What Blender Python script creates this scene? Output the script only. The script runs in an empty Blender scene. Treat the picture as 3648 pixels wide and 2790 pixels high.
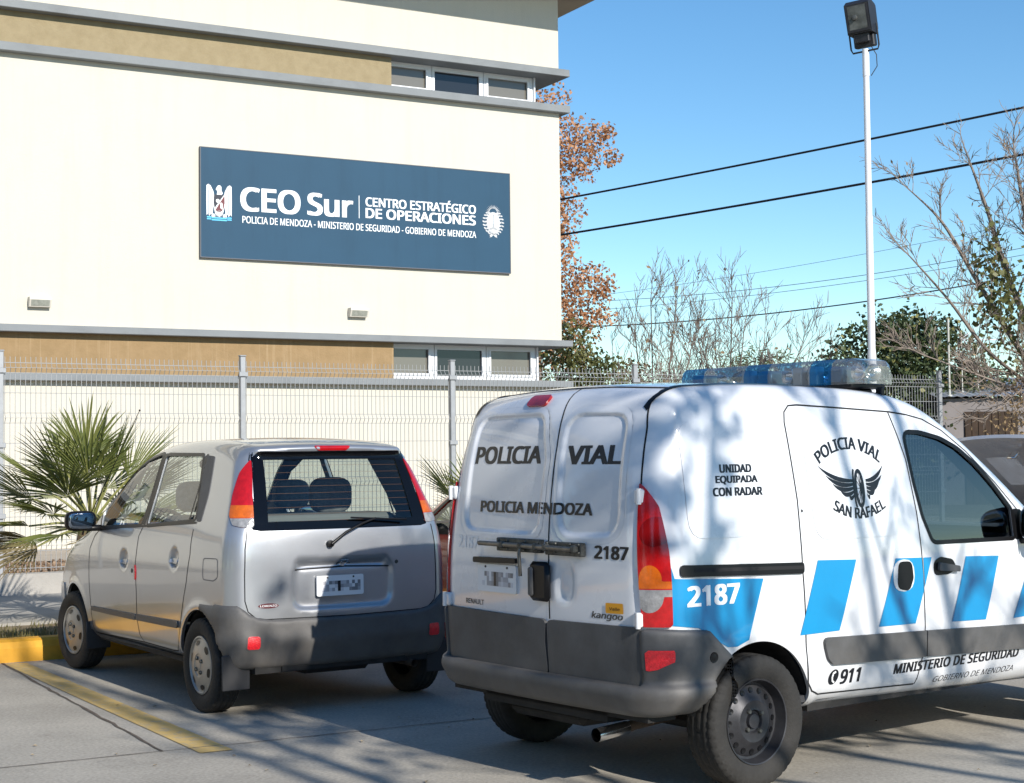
import bpy, math, random
import numpy as np
from mathutils import Vector, Matrix
from mathutils.geometry import delaunay_2d_cdt
R_ = math.radians
rng = np.random.default_rng(7); random.seed(7)
SC = bpy.context.scene; COL = SC.collection
# ------------------------------------------------------------ camera, sky, sun, exposure
cd = bpy.data.cameras.new('camera'); co = bpy.data.objects.new('camera', cd); COL.objects.link(co); SC.camera = co
CR = Vector((0.99994000, 0.00044669, -0.01094557)); CU = Vector((0.01095468, -0.04077336, 0.99910837)); CF = Vector((0.00000000, 0.99916832, 0.04077581))
m3 = Matrix((CR, CU, -CF)).transposed()
co.matrix_world = Matrix.Translation((0, 0, 1.46376)) @ m3.to_4x4()
cd.sensor_width = 36; cd.lens = 36*5591.602/3648; cd.clip_end = 5000; cd.clip_start = .1
SUN_AZ, SUN_EL = -56.5, 28.0
wd = bpy.data.worlds.new('World'); SC.world = wd; wd.use_nodes = True
nt = wd.node_tree; bg = nt.nodes['Background']; sk = nt.nodes.new('ShaderNodeTexSky')
sk.sky_type = 'NISHITA'; sk.sun_disc = False; sk.sun_elevation = R_(SUN_EL); sk.sun_rotation = R_(90-SUN_AZ)
sk.altitude = 700; sk.air_density = 1.0; sk.dust_density = 0.; sk.ozone_density = 1.0
hs = nt.nodes.new('ShaderNodeHueSaturation'); hs.inputs['Saturation'].default_value = 1.26; nt.links.new(sk.outputs[0], hs.inputs['Color']); tn = nt.nodes.new('ShaderNodeMixRGB'); tn.blend_type = 'MULTIPLY'; tn.inputs[0].default_value = 1; tn.inputs[2].default_value = (.84, .97, 1.01, 1); nt.links.new(hs.outputs[0], tn.inputs[1]); nt.links.new(tn.outputs[0], bg.inputs[0]); bg.inputs[1].default_value = 0.113
sl = bpy.data.lights.new('sun', 'SUN'); sl.energy = 4.2; sl.angle = R_(.53); sl.color = (1, .945, .86)
so = bpy.data.objects.new('sun', sl); COL.objects.link(so)
so.rotation_euler = Vector((math.cos(R_(SUN_AZ))*math.cos(R_(SUN_EL)), math.sin(R_(SUN_AZ))*math.cos(R_(SUN_EL)), math.sin(R_(SUN_EL)))).to_track_quat('Z', 'Y').to_euler()
SC.view_settings.view_transform = 'Standard'; SC.view_settings.look = 'None'; SC.view_settings.exposure = 0.5; SC.view_settings.gamma = 1
SC.cycles.max_bounces = 8; SC.cycles.transparent_max_bounces = 24
# ------------------------------------------------------------ materials
def M(name, col, rough=.6, metal=0., coat=0., var=0., vscale=3., bump=0., bscale=40., col2=None, spec=.5, stretch=None, rvar=0.):
    m = bpy.data.materials.new(name); m.use_nodes = True; t = m.node_tree; b = t.nodes['Principled BSDF']
    b.inputs['Base Color'].default_value = (*col, 1); b.inputs['Roughness'].default_value = rough; b.inputs['Metallic'].default_value = metal
    b.inputs['Coat Weight'].default_value = coat; b.inputs['Coat Roughness'].default_value = .04; b.inputs['Specular IOR Level'].default_value = spec
    tc = t.nodes.new('ShaderNodeTexCoord'); src = tc.outputs['Object']
    if stretch:
        mp = t.nodes.new('ShaderNodeMapping'); mp.inputs['Scale'].default_value = stretch; t.links.new(src, mp.inputs[0]); src = mp.outputs[0]
    if var or col2:
        n = t.nodes.new('ShaderNodeTexNoise'); n.inputs['Scale'].default_value = vscale; n.inputs['Detail'].default_value = 6; n.inputs['Roughness'].default_value = .65
        t.links.new(src, n.inputs['Vector']); r = t.nodes.new('ShaderNodeValToRGB')
        c2 = col2 or tuple(min(1, c*(1+var)) for c in col); c1 = col if col2 else tuple(c*(1-var) for c in col)
        r.color_ramp.elements[0].color = (*c1, 1); r.color_ramp.elements[0].position = .32; r.color_ramp.elements[1].color = (*c2, 1); r.color_ramp.elements[1].position = .68
        t.links.new(n.outputs[0], r.inputs[0]); t.links.new(r.outputs[0], b.inputs['Base Color'])
        if rvar:
            q = t.nodes.new('ShaderNodeMapRange'); q.inputs['To Min'].default_value = rough-rvar; q.inputs['To Max'].default_value = rough+rvar
            t.links.new(n.outputs[0], q.inputs[0]); t.links.new(q.outputs[0], b.inputs['Roughness'])
    if bump:
        n2 = t.nodes.new('ShaderNodeTexNoise'); n2.inputs['Scale'].default_value = bscale; n2.inputs['Detail'].default_value = 4; t.links.new(src, n2.inputs['Vector'])
        bp = t.nodes.new('ShaderNodeBump'); bp.inputs['Strength'].default_value = bump; bp.inputs['Distance'].default_value = .01
        t.links.new(n2.outputs[0], bp.inputs['Height']); t.links.new(bp.outputs[0], b.inputs['Normal'])
    return m
def glass_mat(name, tint, ior=1.51, rough=0.):
    m = bpy.data.materials.new(name); m.use_nodes = True; t = m.node_tree; t.nodes.clear()
    o = t.nodes.new('ShaderNodeOutputMaterial'); mx = t.nodes.new('ShaderNodeMixShader'); tr = t.nodes.new('ShaderNodeBsdfTransparent'); g = t.nodes.new('ShaderNodeBsdfGlossy'); lw = t.nodes.new('ShaderNodeLayerWeight'); pw = t.nodes.new('ShaderNodeMath'); fr = t.nodes.new('ShaderNodeMath')
    tr.inputs[0].default_value = (*tint, 1); g.inputs['Roughness'].default_value = rough; g.inputs[0].default_value = (1, 1, 1, 1); pw.operation = 'POWER'; pw.inputs[1].default_value = 4.; fr.operation = 'MULTIPLY_ADD'; fr.inputs[1].default_value = .9; fr.inputs[2].default_value = ior-1.44
    t.links.new(lw.outputs['Facing'], pw.inputs[0]); t.links.new(pw.outputs[0], fr.inputs[0])
    t.links.new(fr.outputs[0], mx.inputs[0]); t.links.new(tr.outputs[0], mx.inputs[1]); t.links.new(g.outputs[0], mx.inputs[2]); t.links.new(mx.outputs[0], o.inputs[0])
    return m
def leaf_mat(name, c1, c2, rough=.55, vscale=2., trans=.25):
    m = M(name, c1, rough, col2=c2, vscale=vscale); t = m.node_tree; b = t.nodes['Principled BSDF']
    o = t.nodes['Material Output']; tl = t.nodes.new('ShaderNodeBsdfTranslucent'); mx = t.nodes.new('ShaderNodeMixShader'); mx.inputs[0].default_value = trans
    r = [n for n in t.nodes if n.type == 'VALTORGB'][0]
    t.links.new(r.outputs[0], tl.inputs[0]); t.links.new(b.outputs[0], mx.inputs[1]); t.links.new(tl.outputs[0], mx.inputs[2]); t.links.new(mx.outputs[0], o.inputs[0])
    return m
# ------------------------------------------------------------ objects
def tag(o, label=None, cat=None, group=None, kind=None):
    if label: o['label'] = label
    if cat: o['category'] = cat
    if group: o['group'] = group
    if kind: o['kind'] = kind
    return o
def thing(name, label, cat, loc=(0, 0, 0), rot=0., group=None):
    o = bpy.data.objects.new(name, None); COL.objects.link(o); o.location = loc; o.rotation_euler = (0, 0, rot); o.empty_display_size = .2
    return tag(o, label, cat, group)
def mk(name, V, F, mat, parent=None, smooth=False, N=None, mi=None):
    me = bpy.data.meshes.new(name)
    V = np.asarray(V, float); 
    if isinstance(F, np.ndarray):
        me.vertices.add(len(V)); me.vertices.foreach_set('co', V.ravel()); k = F.shape[1]
        me.loops.add(F.size); me.loops.foreach_set('vertex_index', F.ravel().astype(np.int32))
        me.polygons.add(len(F)); me.polygons.foreach_set('loop_start', (np.arange(len(F))*k).astype(np.int32)); me.polygons.foreach_set('loop_total', np.full(len(F), k, np.int32)); me.update(calc_edges=True)
    else: me.from_pydata([tuple(v) for v in V], [], F)
    mats = mat if isinstance(mat, (list, tuple)) else [mat]
    for q in mats: me.materials.append(q)
    if mi is not None: me.polygons.foreach_set('material_index', np.asarray(mi, np.int32))
    if smooth or N is not None: me.polygons.foreach_set('use_smooth', np.ones(len(me.polygons), bool))
    me.update()
    if N is not None: me.normals_split_custom_set_from_vertices([tuple(n) for n in N])
    o = bpy.data.objects.new(name, me); COL.objects.link(o)
    if parent is not None: o.parent = parent
    return o
def frame(d):
    d = Vector(d).normalized(); a = d.cross(Vector((0, 0, 1)) if abs(d.z) < .95 else Vector((1, 0, 0))).normalized(); return d, a, d.cross(a)
class MB:
    """collects shapes for ONE mesh"""
    def __init__(s): s.v = []; s.f = []; s.m = []; s.i = 0
    def add(s, v, f):
        n = len(s.v); s.v += [tuple(p) for p in v]; s.f += [tuple(n+i for i in q) for q in f]; s.m += [s.i]*len(f); return s
    def box(s, x0, x1, y0, y1, z0, z1, bev=0.):
        b = min(bev, .45*min(x1-x0, y1-y0, z1-z0))
        if b <= 0:
            return s.add([(x0, y0, z0), (x1, y0, z0), (x1, y1, z0), (x0, y1, z0), (x0, y0, z1), (x1, y0, z1), (x1, y1, z1), (x0, y1, z1)],
                         [(0, 3, 2, 1), (4, 5, 6, 7), (0, 1, 5, 4), (1, 2, 6, 5), (2, 3, 7, 6), (3, 0, 4, 7)])
        import itertools
        V = []; idx = {}
        for sx, sy, sz in itertools.product((0, 1), repeat=3):
            for ax in range(3):
                p = [(x0, x1)[sx], (y0, y1)[sy], (z0, z1)[sz]]; sg = (sx, sy, sz)
                for k in range(3):
                    if k != ax: p[k] += b*(1-2*sg[k])
                idx[(sx, sy, sz, ax)] = len(V); V.append(p)
        F = []
        def fix(q):
            P = [Vector(V[i]) for i in q]; n = (P[1]-P[0]).cross(P[2]-P[0]); c = sum(P, Vector())/len(P)-Vector(((x0+x1)/2, (y0+y1)/2, (z0+z1)/2))
            F.append(tuple(q) if n.dot(c) > 0 else tuple(reversed(q)))
        for ax in range(3):
            o = [k for k in range(3) if k != ax]
            for sd in (0, 1):
                q = []
                for a, c in ((0, 0), (1, 0), (1, 1), (0, 1)):
                    g = [0]*3; g[ax] = sd; g[o[0]] = a; g[o[1]] = c; q.append(idx[(*g, ax)])
                fix(q)
            for a, c in itertools.product((0, 1), repeat=2):
                q = []
                for sd, k in ((0, o[0]), (1, o[0]), (1, o[1]), (0, o[1])):
                    g = [0]*3; g[ax] = sd; g[o[0]] = a; g[o[1]] = c; q.append(idx[(*g, k)])
                fix(q)
        for sg in itertools.product((0, 1), repeat=3): fix([idx[(*sg, k)] for k in range(3)])
        return s.add(V, F)
    def tube(s, pts, r, n=8, cap=True):
        pts = [Vector(p) for p in pts]; rs = r if isinstance(r, (list, tuple)) else [r]*len(pts); V = []; F = []
        d, a, b = frame(pts[1]-pts[0])
        for i, p in enumerate(pts):
            dd = (pts[min(i+1, len(pts)-1)]-pts[max(i-1, 0)]).normalized()
            a = (a-dd*a.dot(dd)).normalized(); b = dd.cross(a)
            for k in range(n):
                t = 2*math.pi*k/n; V.append(p+(a*math.cos(t)+b*math.sin(t))*rs[i])
        for i in range(len(pts)-1):
            for k in range(n):
                F.append((i*n+k, i*n+(k+1) % n, (i+1)*n+(k+1) % n, (i+1)*n+k))
        if cap and n > 2: F.append(tuple(reversed(range(n)))); F.append(tuple((len(pts)-1)*n+k for k in range(n)))
        return s.add(V, F)
    def lathe(s, prof, o=(0, 0, 0), ax=(0, 0, 1), n=32, close=False):
        d, a, b = frame(ax); o = Vector(o); V = []; F = []; m = len(prof)
        for k in range(n):
            t = 2*math.pi*k/n; e = a*math.cos(t)+b*math.sin(t)
            for r, h in prof: V.append(o+d*h+e*r)
        for k in range(n):
            for j in range(m if close else m-1):
                j2 = (j+1) % m; k2 = (k+1) % n
                F.append((k*m+j, k2*m+j, k2*m+j2, k*m+j2))
        return s.add(V, F)
    def prism(s, P, f, z0, z1):
        """2d polygon extruded; f maps (u,v,w)->3d"""
        n = len(P); V = [f(u, v, z0) for u, v in P]+[f(u, v, z1) for u, v in P]
        return s.add(V, [tuple(reversed(range(n))), tuple(range(n, 2*n))]+[(i, (i+1) % n, n+(i+1) % n, n+i) for i in range(n)])
    def blob(s, c, r, e=.5, n=12, rz=0.):
        """superellipsoid"""
        V = []; F = []; cs = lambda t: math.copysign(abs(math.cos(t))**e, math.cos(t)); sn = lambda t: math.copysign(abs(math.sin(t))**e, math.sin(t))
        for i in range(n+1):
            p = -math.pi/2+math.pi*i/n
            for k in range(2*n):
                t = math.pi*k/n; x, y, z = r[0]*cs(p)*cs(t), r[1]*cs(p)*sn(t), r[2]*sn(p)
                V.append((c[0]+x*math.cos(rz)-y*math.sin(rz), c[1]+x*math.sin(rz)+y*math.cos(rz), c[2]+z))
        for i in range(n):
            for k in range(2*n): F.append((i*2*n+k, i*2*n+(k+1) % (2*n), (i+1)*2*n+(k+1) % (2*n), (i+1)*2*n+k))
        return s.add(V, F)
    def build(s, name, mat, parent=None, smooth=False):
        o = mk(name, s.v, s.f, mat, parent, mi=s.m if isinstance(mat, (list, tuple)) else None)
        if smooth:
            me = o.data; me.polygons.foreach_set('use_smooth', np.ones(len(me.polygons), bool)); me.set_sharp_from_angle(angle=R_(smooth if smooth is not True else 40))
        return o
def copy_tree(o, parent=None):
    c = o.copy(); COL.objects.link(c)
    if parent is not None: c.parent = parent
    for ch in list(o.children): copy_tree(ch, c)
    return c
# ------------------------------------------------------------ text outlines
_tx = {}
try: FONT = bpy.data.fonts.load(bpy.utils.system_resource('DATAFILES', path='fonts')+'/NotoSansHebrew-Regular.woff2')
except Exception: FONT = None          # falls back to the built-in lettering
def text2d(s, bold=.0, shear=0., space=1.):
    k = (s, bold, shear, space)
    if k in _tx: return _tx[k]
    cu = bpy.data.curves.new('lettering_curve', 'FONT'); cu.body = s; cu.offset = 0 if FONT else min(bold, .02)
    if FONT: cu.font = FONT
    cu.shear = shear; cu.resolution_u = 3; cu.space_character = space
    ob = bpy.data.objects.new('lettering_curve', cu); COL.objects.link(ob)
    dg = bpy.context.evaluated_depsgraph_get(); me = ob.evaluated_get(dg).to_mesh()
    V = np.array([v.co[:2] for v in me.vertices]); me.calc_loop_triangles(); T = np.array([t.vertices[:] for t in me.loop_triangles])
    ob.evaluated_get(dg).to_mesh_clear(); bpy.data.objects.remove(ob); bpy.data.curves.remove(cu)
    lay = np.zeros(len(V))
    if bold > .008:                     # struck several times: a heavier weight
        d = bold*.9; k3 = [(-d, -d*.45), (d, -d*.45), (-d, d*.45), (d, d*.45)]+([(0, 0)] if bold > .03 else []); T = np.concatenate([T+i*len(V) for i in range(len(k3))]); lay = np.repeat(np.arange(len(k3)), len(V)); V = np.concatenate([V+np.array(x) for x in k3])
    a, b = V.min(0), V.max(0); V = (V-a)/(b-a); r = (b-a)
    _tx[k] = (np.concatenate([V, lay[:, None]], 1), T, r[0]/r[1]); return _tx[k]
# ------------------------------------------------------------ implicit car bodies
def spline(P, n=8, closed=True):
    P = np.asarray(P, float); out = []; m = len(P)
    for i in range(m if closed else m-1):
        g = (lambda j: P[j % m]) if closed else (lambda j: P[min(max(j, 0), m-1)])
        p0, p1, p2, p3 = g(i-1), g(i), g(i+1), g(i+2)
        t0 = 0; t1 = t0+np.linalg.norm(p1-p0)**.5+1e-9; t2 = t1+np.linalg.norm(p2-p1)**.5+1e-9; t3 = t2+np.linalg.norm(p3-p2)**.5+1e-9
        for t in np.linspace(t1, t2, n, endpoint=False):
            A1 = (t1-t)/(t1-t0)*p0+(t-t0)/(t1-t0)*p1; A2 = (t2-t)/(t2-t1)*p1+(t-t1)/(t2-t1)*p2; A3 = (t3-t)/(t3-t2)*p2+(t-t2)/(t3-t2)*p3
            B1 = (t2-t)/(t2-t0)*A1+(t-t0)/(t2-t0)*A2; B2 = (t3-t)/(t3-t1)*A2+(t-t1)/(t3-t1)*A3
            out.append((t2-t)/(t2-t1)*B1+(t-t1)/(t2-t1)*B2)
    if not closed: out.append(P[-1])
    return np.array(out)
def fillet(P, r, n=5):
    """polygon with rounded corners; r scalar or list"""
    P = [np.array(p, float) for p in P]; out = []; m = len(P)
    for i, p in enumerate(P):
        rr = r[i] if isinstance(r, (list, tuple)) else r
        a, b = P[i-1]-p, P[(i+1) % m]-p; la, lb = np.linalg.norm(a), np.linalg.norm(b); a, b = a/la, b/lb
        ang = math.acos(max(-1, min(1, a@b))); d = min(rr/math.tan(ang/2), .48*la, .48*lb) if ang < 3.1 else 0
        if d < 1e-4: out.append(p); continue
        for t in np.linspace(0, 1, n): out.append((1-t)**2*(p+a*d)+2*t*(1-t)*p+t*t*(p+b*d))
    return np.array(out)
def psdf(P, X, Y):
    P = np.asarray(P, float); d = np.full(X.shape, 1e9); s = np.zeros(X.shape, bool)
    for i in range(len(P)):
        a, b = P[i-1], P[i]; e = b-a; wx, wy = X-a[0], Y-a[1]; t = np.clip((wx*e[0]+wy*e[1])/(e@e+1e-12), 0, 1)
        d = np.minimum(d, (wx-t*e[0])**2+(wy-t*e[1])**2)
        if a[1] != b[1]:
            c = (a[1] > Y) != (b[1] > Y); s ^= c & (X < (b[0]-a[0])*(Y-a[1])/(b[1]-a[1])+a[0])
    d = np.sqrt(d); return np.where(s, -d, d)
def ldist(P, X, Y):
    d = np.full(X.shape, 1e9)
    for a, b in zip(P[:-1], P[1:]):
        a, b = np.array(a), np.array(b); e = b-a; wx, wy = X-a[0], Y-a[1]; t = np.clip((wx*e[0]+wy*e[1])/(e@e+1e-12), 0, 1); d = np.minimum(d, (wx-t*e[0])**2+(wy-t*e[1])**2)
    return np.sqrt(d)
class G2:
    def __init__(s, P, h=.01, pad=.5):
        P = np.asarray(P); s.o = P.min(0)-pad; n = ((P.max(0)+pad-s.o)/h).astype(int)+2; s.h = h
        x = s.o[0]+np.arange(n[0])*h; y = s.o[1]+np.arange(n[1])*h; s.v = psdf(P, *np.meshgrid(x, y, indexing='ij')); s.n = n
    def __call__(s, X, Y):
        u = np.clip((X-s.o[0])/s.h, 0, s.n[0]-1.001); v = np.clip((Y-s.o[1])/s.h, 0, s.n[1]-1.001); i = u.astype(int); j = v.astype(int); u = u-i; v = v-j; a = s.v
        return a[i, j]*(1-u)*(1-v)+a[i+1, j]*u*(1-v)+a[i, j+1]*(1-u)*v+a[i+1, j+1]*u*v
class Tab:
    """smooth 1d table"""
    def __init__(s, xs, ys, sig=.04):
        s.x = np.linspace(xs[0]-.5, xs[-1]+.5, 1200); y = np.interp(s.x, xs, ys); d = s.x[1]-s.x[0]; k = np.exp(-.5*(np.arange(-150, 151)*d/sig)**2); k /= k.sum()
        s.y = np.convolve(np.pad(y, 150, 'edge'), k, 'valid')
    def __call__(s, x): return np.interp(x, s.x, s.y)
def smax(a, b, r):
    u, v = np.maximum(a+r, 0), np.maximum(b+r, 0)
    return np.minimum(np.maximum(a, b), -r)+np.sqrt(u*u+v*v)
def sstep(a, b, x): t = np.clip((x-a)/(b-a), 0, 1); return t*t*(3-2*t)
def grad(F, P, e=.008):
    g = np.empty_like(P)
    for k in range(3):
        d = np.zeros(3); d[k] = e; A, B = P+d, P-d; g[:, k] = (F(A[:, 0], A[:, 1], A[:, 2])-F(B[:, 0], B[:, 1], B[:, 2]))/(2*e)
    return g
class Sh:
    def __init__(s, V, N, T): s.V, s.N, s.T = V, N, T
def nets(F, lo, hi, h):
    lo = np.array(lo, float); n = np.ceil((np.array(hi)-lo)/h).astype(int)+1
    ax = [lo[k]+np.arange(n[k])*h for k in range(3)]; V = np.empty(n)
    for i0 in range(0, n[0], 32):
        X, Y, Z = np.meshgrid(ax[0][i0:i0+32], ax[1], ax[2], indexing='ij'); V[i0:i0+32] = F(X, Y, Z)
    S = V < 0; c = np.zeros(n-1, np.int8)
    for a in (0, 1):
        for b in (0, 1):
            for d in (0, 1): c += S[a:n[0]-1+a, b:n[1]-1+b, d:n[2]-1+d]
    act = (c > 0) & (c < 8); I = np.argwhere(act); idm = np.full(n-1, -1, int); idm[act] = np.arange(len(I))
    acc = np.zeros((len(I), 3)); cnt = np.zeros(len(I))
    cor = [(a, b, d) for a in (0, 1) for b in (0, 1) for d in (0, 1)]
    for p in cor:
        for k in range(3):
            if p[k]: continue
            q = list(p); q[k] = 1; i0 = I+np.array(p); i1 = I+np.array(q); a = V[i0[:, 0], i0[:, 1], i0[:, 2]]; b = V[i1[:, 0], i1[:, 1], i1[:, 2]]
            m = (a < 0) != (b < 0); t = np.where(m, a/np.where(m, a-b, 1), 0); pos = np.array(p, float)+np.zeros((len(I), 3)); pos[:, k] += t
            acc[m] += pos[m]; cnt[m] += 1
    P = lo+(I+acc/cnt[:, None])*h; Q = []
    for k in range(3):
        s0 = [slice(None)]*3; s1 = [slice(None)]*3; s0[k] = slice(0, -1); s1[k] = slice(1, None)
        E = np.argwhere(S[tuple(s0)] != S[tuple(s1)]); o = [j for j in range(3) if j != k]
        E = E[(E[:, o[0]] > 0) & (E[:, o[1]] > 0) & (E[:, o[0]] < n[o[0]]-1) & (E[:, o[1]] < n[o[1]]-1)]
        def cell(da, db): q = E.copy(); q[:, o[0]] -= da; q[:, o[1]] -= db; return idm[q[:, 0], q[:, 1], q[:, 2]]
        quad = np.stack([cell(1, 1), cell(0, 1), cell(0, 0), cell(1, 0)], 1); ins = S[E[:, 0], E[:, 1], E[:, 2]]; flip = ins if k != 1 else ~ins
        quad[~flip] = quad[~flip][:, ::-1]; Q.append(quad)
    Q = np.concatenate(Q)
    for it in range(4):
        g = grad(F, P, .004); f = F(P[:, 0], P[:, 1], P[:, 2]); st = (f/np.maximum((g*g).sum(1), .2))[:, None]*g
        l = np.linalg.norm(st, axis=1); st *= np.minimum(1, .6*h/np.maximum(l, 1e-9))[:, None]; P = P-st
    N = grad(F, P); N /= np.linalg.norm(N, axis=1)[:, None]+1e-12
    T = np.concatenate([Q[:, [0, 1, 2]], Q[:, [0, 2, 3]]])
    for it in range(2):
        A = N.copy()
        for a, b in ((0, 1), (1, 2), (2, 3), (3, 0)): np.add.at(A, Q[:, a], N[Q[:, b]]*.12); np.add.at(A, Q[:, b], N[Q[:, a]]*.12)
        N = A/np.linalg.norm(A, axis=1)[:, None]
    return Sh(P, N, T)
def clip(sh, g):
    """keep the part of the surface where g(V) >= 0"""
    V, N, T = sh.V, sh.N, sh.T; val = g(V); ins = val >= 0; c = ins[T].sum(1); full = T[c == 3]; new = []; NV = [V]; NN = [N]
    parts = []
    for k in (1, 2):
        t = T[c == k]
        if not len(t): continue
        odd = ins[t] if k == 1 else ~ins[t]; r = odd.argmax(1); t = t[np.arange(len(t))[:, None], (r[:, None]+np.arange(3)) % 3]; parts.append((k, t))
    if parts:
        E = np.concatenate([np.concatenate([t[:, [0, 1]], t[:, [0, 2]]]) for k, t in parts]); E.sort(axis=1)
        U, inv = np.unique(E, axis=0, return_inverse=True); inv = inv.ravel()
        a, b = U[:, 0], U[:, 1]; ta, tb = np.zeros(len(U)), np.ones(len(U)); va, vb = val[a].copy(), val[b].copy()
        for it in range(6):
            tm = ta+(tb-ta)*np.clip(va/(va-vb), .02, .98); P = V[a]+(V[b]-V[a])*tm[:, None]; vm = g(P); s = (vm >= 0) == (va >= 0)
            ta = np.where(s, tm, ta); va = np.where(s, vm, va); tb = np.where(s, tb, tm); vb = np.where(s, vb, vm)
        tm = ta+(tb-ta)*np.clip(va/(va-vb+1e-15), 0, 1); n0 = len(V)
        P = V[a]+(V[b]-V[a])*tm[:, None]; Q = N[a]+(N[b]-N[a])*tm[:, None]; Q /= np.linalg.norm(Q, axis=1)[:, None]; NV.append(P); NN.append(Q); o = 0
        for k, t in parts:
            m = len(t); e1 = n0+inv[o:o+m]; e2 = n0+inv[o+m:o+2*m]; o += 2*m
            if k == 1: new.append(np.stack([t[:, 0], e1, e2], 1))
            else: new.append(np.stack([e1, t[:, 1], t[:, 2]], 1)); new.append(np.stack([e1, t[:, 2], e2], 1))
    T2 = np.concatenate([full]+new) if new else full; V2 = np.concatenate(NV); N2 = np.concatenate(NN)
    u, inv = np.unique(T2, return_inverse=True); return Sh(V2[u], N2[u], inv.reshape(-1, 3))
def crop(sh, m):
    T = sh.T[m(sh.V)[sh.T].any(1)]; u, inv = np.unique(T, return_inverse=True); return Sh(sh.V[u], sh.N[u], inv.reshape(-1, 3))
def emit(name, sh, mat, parent, off=0., rim=0., flip=False):
    V = sh.V+sh.N*off; N = sh.N; T = sh.T
    if rim:
        E = np.concatenate([T[:, [0, 1]], T[:, [1, 2]], T[:, [2, 0]]]); K = np.sort(E, 1); U, ix, ct = np.unique(K, axis=0, return_index=True, return_counts=True); B = E[ix[ct == 1]]
        a, b = B[:, 0], B[:, 1]; tn = np.cross(V[b]-V[a], N[a]); tn /= np.linalg.norm(tn, axis=1)[:, None]+1e-12; n0 = len(V); m = len(B)
        V = np.concatenate([V, V[a], V[b], V[a]-N[a]*rim, V[b]-N[b]*rim]); N = np.concatenate([N, tn, tn, tn, tn]); i = n0+np.arange(m)
        T = np.concatenate([T, np.stack([i, i+2*m, i+m], 1), np.stack([i+m, i+2*m, i+3*m], 1)])
    if flip: T = T[:, ::-1]; N = -N
    return mk(name, V, T, mat, parent, N=N)
def solve(F, P, axis, it=8):
    P = np.array(P, float)
    for _ in range(it):
        d = np.zeros(3); d[axis] = .004; f = F(P[:, 0], P[:, 1], P[:, 2]); A, B = P+d, P-d
        g = (F(A[:, 0], A[:, 1], A[:, 2])-F(B[:, 0], B[:, 1], B[:, 2]))/.008
        g = np.where(np.abs(g) < .15, np.sign(g+1e-9)*.15, g); P[:, axis] -= np.clip(f/g, -.06, .06)
    n = grad(F, P); n /= np.linalg.norm(n, axis=1)[:, None]+1e-12; return P, n
def lift(q, side, start):
    """2d (u,v) -> start points: side 'S' right flank, 'L' left flank, 'R' rear, 'F' front, 'T' top"""
    q = np.asarray(q, float); u, v = q[:, 0], q[:, 1]; s = np.full(len(q), float(start))
    if side in 'SL': return np.stack([u, s, v], 1), 1
    if side in 'RF': return np.stack([s, u, v], 1), 0
    return np.stack([u, v, s], 1), 2
def patch(F, P2, side, start, step=.03):
    """a 2d outline laid on the body surface"""
    P2 = np.asarray(P2, float); L = []
    for i in range(len(P2)):
        a, b = P2[i-1], P2[i]; k = max(1, int(np.linalg.norm(b-a)/step+.5))
        for t in range(k): L.append(a+(b-a)*t/k)
    B = np.array(L); lo, hi = B.min(0), B.max(0); gx, gy = np.meshgrid(np.arange(lo[0]+step/2, hi[0], step), np.arange(lo[1]+step/2, hi[1], step)); g = np.stack([gx.ravel(), gy.ravel()], 1)
    if len(g): g = g[psdf(B, g[:, 0], g[:, 1]) < -step*.4]
    A = np.concatenate([B, g]) if len(g) else B; n = len(B)
    r = delaunay_2d_cdt([Vector(p) for p in A], [(i, (i+1) % n) for i in range(n)], [], 0, 1e-6)
    Q = np.array([tuple(p) for p in r[0]]); T = np.array([tuple(f) for f in r[2] if len(f) == 3]); c = Q[T].mean(1); T = T[psdf(B, c[:, 0], c[:, 1]) < 1e-5]
    S, ax = lift(Q, side, start); V, N = solve(F, S, ax); e1 = V[T[:, 1]]-V[T[:, 0]]; e2 = V[T[:, 2]]-V[T[:, 0]]; f = (np.cross(e1, e2)*N[T[:, 0]]).sum(1) < 0; T[f] = T[f][:, ::-1]
    return Sh(V, N, T)
def ribbon(F, P2, w, side, start, step=.025, closed=False):
    P2 = [np.array(p, float) for p in P2]; 
    if closed: P2 = P2+[P2[0]]
    L = []
    for a, b in zip(P2[:-1], P2[1:]):
        k = max(1, int(np.linalg.norm(b-a)/step+.5)); L += [a+(b-a)*t/k for t in range(k)]
    if not closed: L.append(P2[-1])
    L = np.array(L); n = len(L); nx = np.roll(L, -1, 0)-np.roll(L, 1, 0)
    if not closed: nx[0] = L[1]-L[0]; nx[-1] = L[-1]-L[-2]
    nx /= np.linalg.norm(nx, axis=1)[:, None]+1e-12; nm = np.stack([-nx[:, 1], nx[:, 0]], 1)*w/2
    S, ax = lift(np.concatenate([L+nm, L-nm]), side, start); V, N = solve(F, S, ax); T = []
    for i in range(n if closed else n-1): j = (i+1) % n; T += [(i, j, n+j), (i, n+j, n+i)]
    T = np.array(T); e = np.cross(V[T[:, 1]]-V[T[:, 0]], V[T[:, 2]]-V[T[:, 0]]); f = (e*N[T[:, 0]]).sum(1) < 0; T[f] = T[f][:, ::-1]
    return Sh(V, N, T)
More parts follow.
